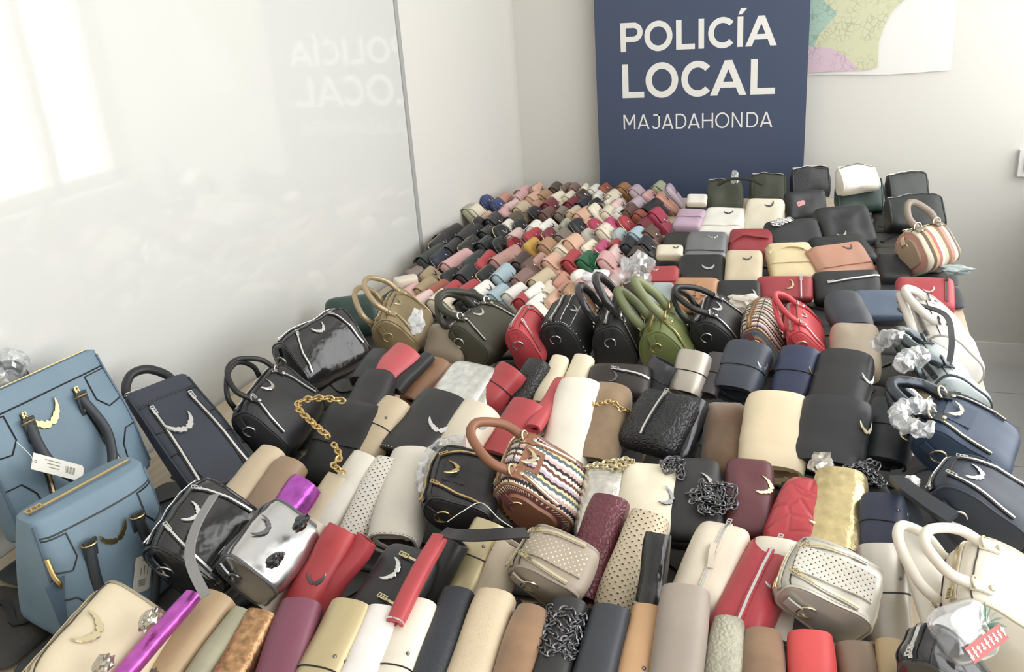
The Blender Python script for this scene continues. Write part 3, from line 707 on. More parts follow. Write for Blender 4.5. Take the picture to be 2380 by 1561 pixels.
word('a', '', [('P', 283, 465), ('O', 478, 703), ('L', 732, 880), ('I', 908, 952), ('C', 983, 1182), ('Í', 1207, 1253), ('A', 1268, 1505)], 1.3195, .114, .0222)
word('b', '', [('L', 288, 468), ('O', 482, 747), ('C', 772, 1005), ('A', 1000, 1285), ('L', 1315, 1502)], 1.1335, .137, .0262)
word('c', '', [('M', 290, 390), ('A', 408, 508), ('J', 512, 595), ('A', 612, 705), ('D', 725, 812), ('A', 825, 922), ('H', 938, 1027), ('O', 1043, 1155), ('N', 1175, 1257), ('D', 1290, 1380), ('A', 1393, 1490)], 1.0035, .061, .0062)
# ------------------------------------------------------------------ map on the back wall
mp = thing('wall_map', 'paper town map with pastel districts taped up beside the navy banner', 'map', M.Translation((-.1, WALL_B - .004, 1.19)))
g = G(); rs = []
for i in range(15):
    x = -.55 + 1.0 * i / 14; y = -.004 - .007 * max(0, math.sin(i * .9)) * (i / 14); rs.append([V((x, y, .004 * math.sin(i))), V((x, 0, .95)), V((x, .0006, .95)), V((x, y + .0006, .004 * math.sin(i)))])
part('paper', g.rings(rs).me(True), plain('map_paper', 'e6e5e2', .7), mp)
def district(col, pts, off, lab):
    m, t, b = nt('map_print_' + col); b.inputs['Roughness'].default_value = .75; tc = nd(t, 'ShaderNodeTexCoord'); v = nd(t, 'ShaderNodeTexVoronoi', feature='DISTANCE_TO_EDGE'); v.inputs['Scale'].default_value = 46; t.links.new(tc.outputs['Object'], v.inputs['Vector'])
    n = nd(t, 'ShaderNodeTexNoise'); n.inputs['Scale'].default_value = 14; t.links.new(tc.outputs['Object'], n.inputs['Vector']); c = lin(col); d = tuple(x * .72 for x in c[:3]) + (1,)
    r = ramp(t, v.outputs['Distance'], [(.03, d), (.09, c)]); r2 = ramp(t, n.outputs[0], [(.42, (0, 0, 0, 1)), (.62, (1, 1, 1, 1))]); mx = nd(t, 'ShaderNodeMix', data_type='RGBA'); t.links.new(r2.outputs[0], mx.inputs[0]); mx.inputs[6].default_value = c; t.links.new(r.outputs[0], mx.inputs[7]); t.links.new(mx.outputs[2], b.inputs['Base Color'])
    P = [V((x + .1, -.0125 - off, z - 1.19)) for x, z in pts]; Q = [p + V((0, .0005, 0)) for p in P]; n_ = len(P)
    me = mk(P + Q, [tuple(range(n_))[::-1], tuple(range(n_, 2 * n_))] + [(i, (i + 1) % n_, n_ + (i + 1) % n_, n_ + i) for i in range(n_)], False)
    part('map_district', me, m, mp, None, lab)
district('cfd0b0', [(-.45, 1.21), (.04, 1.205), (.089, 1.215), (.086, 1.305), (.102, 1.367), (.122, 1.413), (.164, 1.457), (.26, 1.56), (.30, 1.75), (.1, 1.95), (-.45, 1.95)], 0, 'pale olive printed district')
district('a9c4b6', [(-.50, 1.30), (-.15, 1.30), (-.138, 1.345), (-.10, 1.385), (-.07, 1.424), (-.122, 1.474), (-.20, 1.58), (-.3, 1.75), (-.5, 1.8)], .0006, 'teal green printed district')
district('d3bcc8', [(-.50, 1.20), (.02, 1.207), (-.005, 1.235), (-.045, 1.272), (-.09, 1.296), (-.15, 1.302), (-.50, 1.29)], .0012, 'pink printed district')
sw = thing('light_switch', 'small white switch box on the back wall at the far right', 'switch', M.Translation((.66, WALL_B, .84)))
part('housing', G().box((0, -.014, 0), (.085, .028, .10)).me(False), plain('switch_white', 'dcdcda', .4), sw); part('rocker', G().box((0, -.030, 0), (.045, .006, .06)).me(False), TRIM, sw)
# ------------------------------------------------------------------ front row of clutches (nearest the camera)
CRM, WHT, BLK, RED = 'e9dfcc', 'eeeae2', '2a2a2c', 'c0393f'
R1 = dict(zf=.85, zn=.785)
roll('thin magenta metallic clutch lying between cream satchel and tan clutch', (440, 1392), (125, 1760), 46, 'c455c0', 'foil', zf=.885, zn=.84)
roll('plain tan leather clutch right of the thin magenta one', (507, 1405), (221, 1760), 92, 'b89c74', 'leather', **R1)
roll('grey green canvas clutch between tan and bronze clutches', (562, 1432), (329, 1760), 62, 'aba88c', 'canvas', zf=.85, zn=.78)
roll('crackled bronze metallic clutch left of the plum clutch', (607, 1440), (435, 1760), 82, 'b98d5f', 'crackle', **R1)
roll('plum purple leather clutch overlapping the large red clutch', (699, 1420), (585, 1760), 104, '7d3f55', 'leather', **R1)
roll('pale gold satin clutch with band and two rivets, beside plum clutch', (815, 1420), (660, 1760), 108, 'c3b184', 'satin', belt=.56, **R1)
roll('plain white leather clutch between pale gold and cream banded clutches', (893, 1430), (761, 1760), 92, 'f0e9e4', 'leather', **R1)
roll('cream leather clutch with single rivet, left of black pebbled clutch', (975, 1415), (844, 1760), 84, CRM, 'leather', belt=.58, rivets=1, **R1)
roll('black pebbled leather clutch between cream and champagne clutches', (1062, 1388), (933, 1760), 82, '2b3038', 'pebble', **R1)
roll('champagne gold pebbled clutch left of the brown suede pouch', (1150, 1400), (1027, 1760), 100, 'd7c2a0', 'pebble', **R1)
roll('rounded brown suede clutch left of the chained black clutch', (1236, 1430), (1135, 1760), 92, '92704f', 'suede', n=2.1, pinch=.22, flat=.8, **R1)
roll('black clutch wrapped in a bundle of silver chain', (1322, 1415), (1230, 1760), 88, '2c2b2c', 'soft', chain=(.80, 6, 'gun'), **R1)
roll('smooth black leather clutch between chained clutch and camel clutch', (1420, 1430), (1333, 1760), 96, '33373e', 'leather', **R1)
roll('camel leather clutch with a dark elastic band', (1505, 1425), (1438, 1760), 74, 'c99c6c', 'leather', belt=.50, **R1)
roll('wide grey taupe leather clutch right of the camel clutch', (1592, 1385), (1549, 1760), 116, '9d9084', 'soft', zf=.875, zn=.79)
roll('pale grey green snakeskin clutch left of small brown suede clutch', (1694, 1450), (1658, 1760), 84, 'b6b29c', 'snake', n=2.1, pinch=.2, **R1)
roll('brown suede clutch left of the bright red clutch', (1775, 1475), (1770, 1760), 96, '8c6c50', 'suede', n=2.2, pinch=.2, **R1)
roll('bright red leather clutch at the bottom edge below studded silver bag', (1882, 1485), (1903, 1760), 100, 'd9403f', 'leather', belt=.42, **R1)
roll('dark taupe leather clutch right of the bright red clutch', (1985, 1510), (2029, 1760), 90, '8b7560', 'leather', zf=.83, zn=.78)
roll('narrow tan clutch under the pearl silver clutch', (2066, 1500), (2101, 1760), 62, 'b89f73', 'leather', zf=.84, zn=.785)
# ------------------------------------------------------------------ second row
R2 = dict(zf=.87, zn=.795)
roll('thin cream clutch with open end left of the large red clutch', (742, 1222), (626, 1392), 60, 'ddd3c0', 'leather', **R2)
roll('large red leather clutch above the plum clutch', (800, 1240), (690, 1425), 88, RED, 'leather', emb=(60, .45, .028, 20), embm=GUN, zf=.87, zn=.79)
roll('narrow red clutch with studded end left of black zip pouch', (849, 1256), (744, 1405), 58, 'b5343d', 'leather', studs=True, **R2)
roll('very thin red clutch right of the black zip pouch', (1018, 1252), (927, 1424), 40, 'b93a41', 'leather', studs=True, zf=.905, zn=.865)
roll('short black leather clutch between thin red and gold clutches', (1062, 1262), (985, 1398), 62, '242425', 'leather', **R2)
roll('gold satin clutch with rivets under the loose black strap', (1140, 1222), (1062, 1392), 84, 'c8b98d', 'satin', belt=.58, **R2)
roll('cream leather clutch left of the taupe studded satchel', (1192, 1268), (1130, 1402), 78, 'e4d4b8', 'leather', **R2)
roll('plum crocodile embossed clutch left of cream perforated clutch', (1418, 1168), (1352, 1366), 88, '6e2f3d', 'croc', **R2)
roll('cream perforated clutch between plum crocodile and black foil clutches', (1508, 1205), (1434, 1395), 92, 'ddcbab', 'perf', **R2)
roll('small shiny black clutch with studs right of cream perforated clutch', (1530, 1244), (1508, 1392), 58, '222325', 'patent', studs=True, zf=.90, zn=.83)
roll('plain cream clutch left of the studded silver bag', (1807, 1265), (1785, 1462), 98, 'e8dfcd', 'leather', **R2)
roll('pearl silver clutch with dark band seam left of cream tote', (2043, 1275), (2068, 1468), 96, 'c4bfb5', 'satin', belt=.48, rivets=1, **R2)
# ------------------------------------------------------------------ third row
R3 = dict(zf=.865, zn=.80)
roll('light beige clutch resting below the dark navy tote', (632, 1052), (545, 1165), 72, 'cdb797', 'leather', zf=.87, zn=.83)
roll('taupe brown clutch between light beige and magenta clutches', (680, 1085), (600, 1195), 78, '9c8064', 'leather', zf=.86, zn=.82)
roll('wide magenta foil clutch above the silver barrel bag', (712, 1128), (628, 1225), 82, 'bb52c4', 'foil', zf=.85, zn=.81)
roll('light beige clutch right of the wide magenta foil clutch', (785, 1112), (722, 1215), 62, 'd3c2a2', 'leather', zf=.85, zn=.80)
roll('white leather clutch left of the perforated white clutch', (852, 1068), (762, 1208), 76, 'e6dfd2', 'leather', **R3)
roll('white clutch with punched dot pattern in the third row', (905, 1078), (828, 1228), 72, 'e6e0d4', 'perf', **R3)
roll('wide off-white clutch with studded open end left of gold zip satchel', (965, 1066), (918, 1242), 112, 'ded6c8', 'leather', studs=True, lining=mat('4a403c'), zf=.865, zn=.805)
roll('plain navy clutch with band behind the large cream tote', (2055, 1165), (2048, 1275), 98, '303750', 'leather', belt=.5, zf=.88, zn=.84)
roll('crumpled gold foil clutch right of red quilted pouch', (1955, 1118), (1935, 1275), 116, 'd8c48c', 'foil', zf=.87, zn=.83)
# ------------------------------------------------------------------ fourth row
R4 = dict(zf=.875, zn=.80)
roll('beige clutch with rivet band left of the large black studded clutch', (925, 940), (848, 1052), 76, 'cdb997', 'leather', belt=.5, rivets=1, zf=.88, zn=.82)
roll('large black clutch with studded edge and silver wing emblem', (1035, 928), (945, 1052), 132, '2b2b2c', 'leather', studs=True, emb=(42, .5, .045, 20), flat=.5, zf=.885, zn=.825)
roll('cream clutch right of the large black studded clutch', (1118, 952), (1060, 1045), 96, 'ece0c8', 'leather', emb=(35, .6, .024, 0), embm=GUN, zf=.88, zn=.83)
roll('red clutch behind the brown handle of the woven satchel', (1228, 948), (1165, 1052), 88, 'b83b42', 'leather', zf=.87, zn=.82)
roll('very thin red clutch above the woven satchel', (1302, 892), (1245, 985), 36, 'c04148', 'leather', zf=.88, zn=.865)
roll('large white clutch left of the taupe suede clutch', (1350, 905), (1310, 1062), 104, 'f1ead9', 'leather', zf=.885, zn=.81)
roll('taupe suede clutch with thin gold chain across', (1415, 915), (1378, 1065), 108, '93795a', 'suede', chain=(.72, 1, 'gold'), zf=.875, zn=.805)
roll('shiny black clutch right of black quilted pouch', (1610, 935), (1572, 1052), 76, '24262b', 'patent', zf=.87, zn=.80)
roll('large cream folded clutch left of the big black clutches', (1808, 935), (1792, 1085), 138, 'e8d5b0', 'leather', lining=mat('c9b48e'), flat=.55, zf=.885, zn=.82)
roll('large black clutch with gold wing emblem below another black clutch', (1945, 945), (1918, 1075), 152, '2c2d31', 'leather', emb=(22, .62, .034, 30), embm=PALE, flat=.55, zf=.89, zn=.83)
roll('black banded clutch left of the navy bag with wrapped handles', (2078, 945), (2055, 1062), 100, '2c3036', 'leather', belt=.55, rivets=0, zf=.88, zn=.82)
# ------------------------------------------------------------------ fifth row
R5 = dict(zf=.88, zn=.83)
roll('bright red clutch right of the glossy black satchel', (950, 822), (868, 905), 86, 'd0535a', 'leather', **R5)
roll('thin black ribbed clutch right of the bright red clutch', (995, 830), (928, 900), 34, '2b2c2f', 'soft', zf=.875, zn=.84)
roll('brown leather clutch under the silver foil pouch', (1025, 848), (960, 925), 56, '9a6f50', 'leather', zf=.85, zn=.81)
roll('red clutch with dark band left of black crocodile clutch', (1192, 862), (1132, 935), 78, 'b9393f', 'leather', belt=.5, rivets=0, **R5)
roll('black crocodile embossed clutch between red and cream clutches', (1252, 848), (1203, 932), 58, '232324', 'croc', **R5)
roll('narrow cream clutch left of a second cream clutch with chain', (1302, 838), (1262, 930), 42, 'e9dcbc', 'leather', **R5)
roll('narrow cream clutch left of the dark brown zip pouch', (1358, 836), (1326, 918), 50, 'eadfc0', 'leather', **R5)
roll('charcoal banded clutch left of the silver beige clutch', (1545, 842), (1515, 900), 70, '3b3c41', 'leather', belt=.45, rivets=0, **R5)
roll('silver beige clutch with dark elastic band', (1617, 826), (1592, 905), 72, 'c6bdb0', 'satin', belt=.5, rivets=0, zf=.89, zn=.835)
roll('narrow charcoal clutch right of the silver beige clutch', (1670, 828), (1645, 910), 46, '464244', 'leather', belt=.5, rivets=0, **R5)
roll('slate grey clutch with wing emblem on its band', (1742, 812), (1710, 905), 100, '3d4350', 'leather', belt=.45, rivets=0, emb=(28, .55, .028, 30), zf=.89, zn=.835)
roll('navy blue clutch with gold wing emblem and band', (1862, 822), (1838, 918), 88, '2f3858', 'leather', belt=.45, rivets=0, emb=(28, .52, .028, 30), embm=GOLD, zf=.89, zn=.835)
roll('black clutch with silver wing emblem above another black clutch', (1968, 838), (1945, 935), 120, '2d2d30', 'leather', emb=(28, .5, .032, 30), flat=.6, zf=.89, zn=.845)
roll('dark slate clutch above the taupe glitter tote', (1958, 700), (1985, 765), 84, '3c414b', 'leather', zf=.87, zn=.84)
# ------------------------------------------------------------------ big totes by the whiteboard
BLUE = '6a8597'
PIPE = mat('50667a', 'leather'); HB = mat('33393f', 'leather')
T1, F1, w1, h1 = tote('large dusty blue tote with gold wing emblem and white price tag', (68, 1268), (372, 1078), (225, 812), .822, 1.064, .08, BLUE, 'soft', GOLD, emb=(-.12, .70, .062, 8), hands=[(-1, .40, -.135, .045, .72)], pipe=PIPE, hcol=HB)
crumple(T1, (-w1 * .22, .02, h1 + .022), .024, 5, None, (1.5, 1, 1)); crumple(T1, (-w1 * .02, .02, h1 + .028), .022, 9, None, (1.2, 1, 1.1))
part('back_handle', G().tube(cat_rom([(-w1 * .38, .03, h1 - .01), (-w1 * .36, .035, h1 + .02), (-w1 * .12, .035, h1 + .03), (w1 * .02, .035, h1 + .02), (w1 * .04, .03, h1 - .01)], 8), .008, 10).me(), HB, T1)
price_tag(T1, (-w1 * .25, -.085, h1 * .42), (.75, 0, -.65), (0, -1, .25), .095, .028, 3, string=[(-w1 * .36, -.06, h1 * .68), (-w1 * .36, -.08, h1 * .58), (-w1 * .38, -.09, h1 * .53)])
T2, F2, w2, h2 = tote('dusty blue tote lying in front of the larger blue tote', (190, 1520), (452, 1335), (405, 1098), .755, .955, .18, BLUE, 'soft', GOLD, emb=(.02, .66, .046, 8), hands=[(-1, .42, -.15, .03, .70)], pipe=PIPE, hcol=HB, zipsides=False, dtop=.3)
price_tag(T2, (w2 * .08, -.085, h2 * .30), (-.3, 0, -.95), (0, -1, .2), .06, .03, 3)
part('snap_hook', G().tube(cat_rom([(-w2 * .47, -.045, h2 * .74), (-w2 * .475, -.055, h2 * .62), (-w2 * .46, -.06, h2 * .55), (-w2 * .44, -.055, h2 * .5)], 6), .004, 8).me(), GOLD, T2)
part('side_strap', G().strap([(-w2 * .47, -.052, h2 * .56), (-w2 * .45, -.056, h2 * .3), (-w2 * .43, -.06, h2 * .04)], .03, .004, (0, -1, 0)).me(), PIPE, T2)
T3, F3, w3, h3 = tote('dark navy tote with silver zips and wing emblem by the whiteboard', (462, 1152), (612, 1078), (462, 838), .80, .965, .07, '343a48', 'soft', SILV, emb=(-.18, .56, .056, 10), hands=[(1, .62, .075, .0, .93)], zu=.62, hcol=mat('26272b', 'leather'), pipe=mat('2c3038', 'leather'), hr=.009)
# ------------------------------------------------------------------ satchels along the whiteboard and in the middle
BH = mat('1f1f20', 'leather')
def wl(T, *pts):
    mi = T.matrix_world.inverted(); return [mi @ at(*p) for p in pts]
def lay_strap(T, pts, w, m, name='shoulder_strap', t=.003):
    P = cat_rom(wl(T, *pts), 10); return part(name, G().strap(P, w, t, T.matrix_world.to_3x3().inverted() @ V((0, -.45, 1))).me(), m, T)
def lay_chain(T, pts, L, m, name='chain_strap'): return part(name, chain_mesh(cat_rom(wl(T, *pts), 10), L, L * .15), m, T)
def lay_tube(T, pts, r, m, name): return part(name, G().tube(cat_rom(wl(T, *pts), 10), r, 8).me(), m, T)
cs_ = satchel('cream satchel with long zip in the bottom left corner', (140, 1650), (318, 1420), .845, .865, .12, .085, 'd9c9a8', 'leather', roll_deg=-46, top=.85, n=4.5, emb=(168, .046, 10), met=PALE, zips=False, piping=mat('a3957a'))[0]
for k_, p_ in enumerate(((345, 1440, .905), (238, 1548, .90))): crumple(cs_, wl(cs_, p_)[0], .017, 60 + k_, mat('b9b2a4', 'chrome'), (1, .8, .6), 'handle_wrap')
sv_ = satchel('silver metallic barrel bag with wrapped handles', (572, 1352), (682, 1212), .845, .875, .105, .09, 'c4c4c4', 'chrome', roll_deg=-42, top=.85, n=4, emb=(160, .034, 10), met=GUN, zips=False, piping=mat('5f5f60'))[0]
for k_, p_ in enumerate(((700, 1215, .915), (640, 1300, .91))): crumple(sv_, wl(sv_, p_)[0], .014, 70 + k_, mat('55565a', 'chrome'), (1, 1.1, .6), 'handle_wrap')
sb_ = satchel('small black patent bag with grey strap beside silver barrel bag', (418, 1340), (538, 1172), .84, .88, .14, .10, '1c1d1f', 'patent', roll_deg=-36, top=.7, emb=(150, .034, 10))[0]
lay_strap(sb_, [(498, 1150, .94), (455, 1225, .945), (442, 1300, .935), (478, 1385, .90)], .014, mat('8a8886', 'leather'))
satchel('black satchel with looped handles right of the navy tote', (602, 1018), (690, 905), .83, .85, .145, .105, '2a2a2d', 'leather', roll_deg=-34, emb=(140, .036, 10), hand=[(1, (-.01, .02, .075), .30), (-1, (-.01, -.03, .07), .30)], hcol=BH, hr=.0055)
satchel('glossy black patent satchel leaning on the whiteboard', (672, 860), (818, 778), .86, .87, .15, .11, '202022', 'patent', roll_deg=-24, emb=(150, .036, 10), top=.55)
gb = pouch('black shoulder bag with heavy gold chain strap', (678, 1085), (805, 1118), (728, 905), .80, .90, '1e1e20', 'soft', t=.07, name='shoulder_bag', cat='handbag', group=GR_SAT, flap=(-.2, 1))[0]
lay_chain(gb, [(800, 932, .93), (750, 925, .935), (700, 932, .93), (695, 950, .925), (730, 985, .915), (765, 1015, .905)], .015, GOLD)
lay_chain(gb, [(775, 1030, .895), (790, 1060, .885), (775, 1080, .88), (800, 1098, .87)], .013, GOLD, 'chain_strap')
roll('black leather clutch between gold chain bag and beige banded clutch', (880, 885), (815, 1010), 84, '252527', 'soft', zf=.87, zn=.83)
roll('small black zip clutch left of the bright red clutch', (885, 825), (845, 885), 56, '2b2c30', 'leather', zf=.875, zn=.85)
pouch('dark green flap bag against the whiteboard behind gold satchel', (765, 785), (890, 770), (770, 690), .77, .865, '2f4a44', 'leather', t=.07, name='handbag', cat='handbag', group=GR_SAT)
GOLDL = mat('b8a27c', 'satin')
satchel('gold metallic satchel with tall gold handles', (915, 795), (948, 718), .82, .84, .13, .12, 'a8946c', 'satin', roll_deg=-32, emb=(140, .03, 0), met=PALE, hand=[(1, (-.01, .02, .09), .33), (-1, (-.01, .0, .085), .33)], hcol=GOLDL, hr=.007)
pt_ = pouch('taupe pouch wrapped in white tissue right of gold satchel', (975, 825), (1060, 840), (975, 745), .80, .87, '9b8a74', 'leather', t=.05)[0]
crumple(pt_, wl(pt_, (968, 745, .885))[0], .022, 12, plain('white_tissue', 'e6e6e6', .8), (1, 1.3, .6), 'tissue_paper')
satchel('olive satchel with rounded handles behind the red clutch', (1085, 808), (1172, 742), .825, .84, .13, .11, '4a4838', 'soft', roll_deg=-48, emb=(150, .03, 0), met=SILV, hand=[(1, (-.02, .02, .085), .33), (-1, (-.02, -.03, .08), .33)], hr=.0085, hcol=mat('3a392d', 'leather'))
satchel('red satchel between olive and black studded satchels', (1215, 815), (1246, 752), .83, .85, .12, .085, 'c23c44', 'leather', roll_deg=-22, emb=None)
satchel('black satchel trimmed with rows of silver studs', (1300, 805), (1335, 738), .83, .845, .13, .13, '232324', 'soft', roll_deg=-16, emb=(140, .03, 0), edge_studs=True, zips=False)
satchel('black satchel with tall upright handles beside studded satchel', (1425, 812), (1442, 738), .83, .845, .13, .12, '222223', 'soft', roll_deg=-14, emb=(140, .026, 0), hand=[(1, (-.02, .03, .10), .24), (-1, (-.02, .02, .085), .24)], hr=.010, hcol=mat('2f2b2f', 'patent'))
satchel('moss green satchel with tall folded handles', (1535, 822), (1562, 752), .825, .84, .125, .125, '6f7a3e', 'soft', roll_deg=-24, emb=None, met=GOLD, hand=[(1, (-.01, .03, .105), .18), (-1, (-.01, .02, .10), .18)], hr=.011, hcol=mat('7d8558', 'leather'))
satchel('black satchel with wide looped handles right of moss green satchel', (1655, 798), (1678, 732), .83, .845, .125, .115, '242426', 'leather', roll_deg=-34, emb=(145, .032, 0), hand=[(1, (-.02, .045, .085), .30), (-1, (-.01, .0, .075), .30)], hr=.007, hcol=BH)
WV1 = weave_mat('woven_tweed', ['6d3f3c', 'e6dcc4', '2e2a30', 'c9a9a6', 'efe6cf', '5b6a72', 'd7c89a', '3b2c2c', 'b7a3b4', 'ece3d2'], 16, 0)
BRH = mat('8e5a3c', 'leather')
satchel('small striped tweed satchel left of the red mini satchel', (1762, 815), (1785, 735), .825, .84, .12, .10, 'b09a80', 'canvas', roll_deg=-24, met=GOLD, m=WV1, piping=BRH, zips=False, hcol=BRH, endm=BRH)
satchel('red mini satchel with looped red handles', (1872, 815), (1862, 742), .835, .845, .11, .08, 'cf3d45', 'leather', roll_deg=-34, emb=(150, .026, 0), hand=[(1, (-.0, .02, .065), .3), (-1, (.0, -.01, .055), .3)], hr=.006)
tg_ = pouch('taupe tote dusted with dark glitter right of red mini satchel', (1935, 850), (2050, 855), (1918, 735), .83, .89, 'b4a48e', 'soft', t=.07, name='handbag', cat='handbag', group=GR_SAT)[0]
satchel('white leather satchel with black strap at the right table edge', (2208, 848), (2165, 745), .83, .84, .16, .12, 'e8e5de', 'soft', roll_deg=-38, emb=None, zips=False, hand=[(1, (-.0, .02, .07), .3), (-1, (.0, -.02, .06), .32)], hr=.009, hcol=mat('ddd8cc'), piping=mat('a09a90'), met=GUN)
ws_ = bpy.data.objects['handbag'] if False else [o for o in bpy.data.objects if o.get('label', '').startswith('white leather satchel')][0]
lay_strap(ws_, [(2090, 700, .90), (2150, 712, .925), (2200, 735, .93), (2212, 790, .92), (2205, 850, .89)], .011, mat('3a3c40'))
sg_ = satchel('silver grey bag with plastic wrapped handles below white satchel', (2232, 935), (2155, 838), .845, .85, .13, .10, 'aeb8b8', 'satin', roll_deg=-44, emb=None, zips=False, met=GUN, hand=[(1, (-.0, .02, .075), .3), (-1, (.0, -.02, .07), .3)], hr=.010, hcol=mat('5c6468', 'foil'), piping=mat('3a4044'))[0]
for k_, (a_, b_) in enumerate((((2040, 800, .93), (2100, 790, .94)), ((2090, 850, .94), (2150, 830, .945)))): wrap_tube(sg_, wl(sg_, a_, ((a_[0] + b_[0]) / 2, (a_[1] + b_[1]) / 2 - 12, .95), b_), .016, k_)
price_tag(sg_, wl(sg_, (2126, 915, .90))[0], V((.1, 0, -1)), V((-.3, -.8, .4)), .05, .022, 2)
# gold zip satchel, tweed satchel, right hand side bags
gz = satchel('black satchel with gold zips wrapped in clear plastic', (1055, 1205), (1088, 1078), .85, .88, .12, .10, '252324', 'leather', roll_deg=-56, emb=(160, .034, 0), met=GOLD, plate=True, hand=None)[0]
lay_strap(gz, [(1030, 1235, .90), (1060, 1242, .925), (1110, 1244, .935), (1170, 1240, .94), (1225, 1238, .93)], .018, mat('232224'))
wrap_tube(gz, wl(gz, (985, 1150, .86), (985, 1080, .885), (1020, 1035, .91), (1080, 1025, .915)), .010, 3)
lay_tube(gz, [(1040, 1212, .92), (1075, 1188, .935), (1118, 1168, .94), (1160, 1205, .94), (1190, 1225, .94)], .0007, PAPER, 'tag_string')
satchel('multicolour woven satchel with brown leather handle', (1228, 1190), (1272, 1072), .845, .875, .145, .115, 'b09a80', 'canvas', roll_deg=-42, emb=(150, .034, 0), met=PALE, m=WV1, piping=BRH, hand=[(1, (-.0, .02, .085), .33)], hcol=BRH, hr=.008, plate=True, zips=True, endm=BRH)
satchel('taupe satchel with metal studded front panel', (1262, 1368), (1312, 1268), .85, .875, .11, .09, 'a49684', 'leather', roll_deg=-58, emb=None, met=PALE, studpanel=mat('a49684', 'perfstud'), n=4)
satchel('silver white satchel with perforated studded panel', (1910, 1432), (1938, 1308), .85, .875, .125, .095, 'cbc6ba', 'satin', roll_deg=-60, emb=None, met=PALE, studpanel=mat('d6d0c2', 'perf'), n=4)
nv = satchel('navy leather bag with plastic wrapped handles overhanging the table edge', (2215, 1078), (2262, 985), .865, .885, .155, .12, '2f4058', 'leather', roll_deg=-56, emb=(158, .032, 0), met=PALE, hand=[(1, (-.0, .02, .075), .25), (-1, (.0, -.03, .07), .25)], hr=.010, hcol=mat('4a5058', 'foil'), plate=True)[0]
wrap_tube(nv, wl(nv, (2160, 945, .945), (2110, 945, .955), (2085, 965, .95), (2110, 990, .95), (2165, 1000, .945)), .013, 8)
bk = satchel('black leather bag with long handle above the cream tote', (2262, 1222), (2300, 1135), .875, .89, .15, .12, '2d3644', 'leather', roll_deg=-54, emb=(158, .034, 0), met=SILV, hand=None)[0]
lay_strap(bk, [(2085, 1110, .91), (2110, 1135, .925), (2160, 1170, .935), (2215, 1205, .93)], .022, mat('2b3038'), 'handle', .009)
lay_strap(bk, [(2105, 1130, .92), (2130, 1200, .91), (2160, 1260, .90), (2190, 1300, .88)], .014, mat('2b3038'))
crumple(bk, wl(bk, (2120, 1120, .915))[0], .012, 4, plain('white_foam', 'e2dfdc', .8), (1, 1, .9), 'foam_wrap', .3)
cb_ = satchel('large cream handbag with round cream handle at the right', (2330, 1500), (2352, 1345), .87, .89, .16, .12, 'e0d8c6', 'leather', roll_deg=-50, emb=None, met=PALE, zips=False, hand=[(1, (-.0, .02, .065), .32), (-1, (.0, -.015, .085), .32)], hr=.0066, hcol=mat('e2dac8'), piping=mat('c9bfa8'))[0]
satchel('black patent bag with chain and plastic in bottom right corner', (2185, 1640), (2215, 1550), .85, .86, .14, .10, '1e1f22', 'patent', roll_deg=-30, emb=None, zips=False, ring_end=False)
# ------------------------------------------------------------------ soft pouches in the middle
pouch('black zip pouch with wing emblem between two red clutches', (802, 1398), (928, 1436), (872, 1240), .83, .87, '26272b', 'leather', t=.045, emb=(-.05, .1, .036, 75), zips=[(-.1, .55, .9, .42), (.0, -.55, .9, -.68)], wr=.004, zipm=PALE)
pouch('cream zip pouch with leather pull between black clutch and red bag', (1545, 1372), (1672, 1405), (1572, 1178), .85, .89, 'ddd0ba', 'leather', t=.06, zips=[(.15, .95, .15, -.9)], strap=([(.05, .25, .004), (.12, 0, .008), (.22, -.25, .004)], .008))
pouch('red zip bag with two compartments right of cream zip pouch', (1636, 1435), (1762, 1475), (1688, 1205), .85, .885, 'b3303c', 'leather', t=.065, zips=[(.1, .95, .1, -.9)], emb=(.75, .0, .03, 60))
pouch('silver foil pouch with chain left of plain cream pouch', (1330, 1225), (1432, 1232), (1350, 1062), .84, .885, 'd6d3ca', 'foil', t=.05, chain=(.1, .85, .045, .008, .006, PALE, 8))
pouch('plain cream pouch with wing emblem and coiled chain', (1422, 1215), (1555, 1228), (1450, 1062), .845, .89, 'ece2c6', 'leather', t=.045, emb=(.75, -.1, .034, 80), embm=GUN, chain=(.75, .75, .018, .018, .01, GUN, 14))
pouch('black leather pouch with a heap of silver chain', (1546, 1222), (1682, 1226), (1560, 1052), .845, .89, '2b2a2b', 'soft', t=.05, emb=(.45, .15, .036, 80), chain=(.6, -.3, .036, .028, .015, GUN, 30))
pouch('burgundy leather pouch with pale wing emblem', (1682, 1212), (1798, 1220), (1690, 1052), .845, .89, '642f37', 'leather', t=.05, emb=(.7, .1, .038, 75), embm=PALE)
pouch('red quilted pouch left of the crumpled gold foil clutch', (1762, 1242), (1898, 1275), (1800, 1080), .85, .89, 'c23640', 'quilt', t=.055, n=4, emb=(.7, -.2, .03, 70), embm=PALE)
pouch('black crocodile zip pouch with silver zip above shiny black clutch', (1425, 1005), (1552, 1040), (1462, 880), .855, .915, '1f2024', 'croc', t=.06, zips=[(-.1, .9, -.1, -.7)])
pouch('brown suede pouch below the slate grey clutch', (1632, 1065), (1732, 1070), (1618, 922), .83, .875, '6c5138', 'suede', t=.05)
pouch('silver foil pouch above the large black studded clutch', (985, 915), (1085, 942), (1052, 826), .85, .895, 'dcdcd8', 'foil', t=.035, wr=.008)
pouch('wrinkled silver pouch with thin straps left of banded red clutch', (1075, 935), (1118, 945), (1128, 845), .845, .885, 'cfccc4', 'foil', t=.035, wr=.008)
pouch('dark brown zip pouch above the taupe suede clutch', (1362, 905), (1500, 912), (1378, 834), .855, .895, '352c2a', 'leather', t=.05, emb=(-.1, -.1, .026, 80), embm=GUN, zips=[(-.2, .35, .95, .1)])
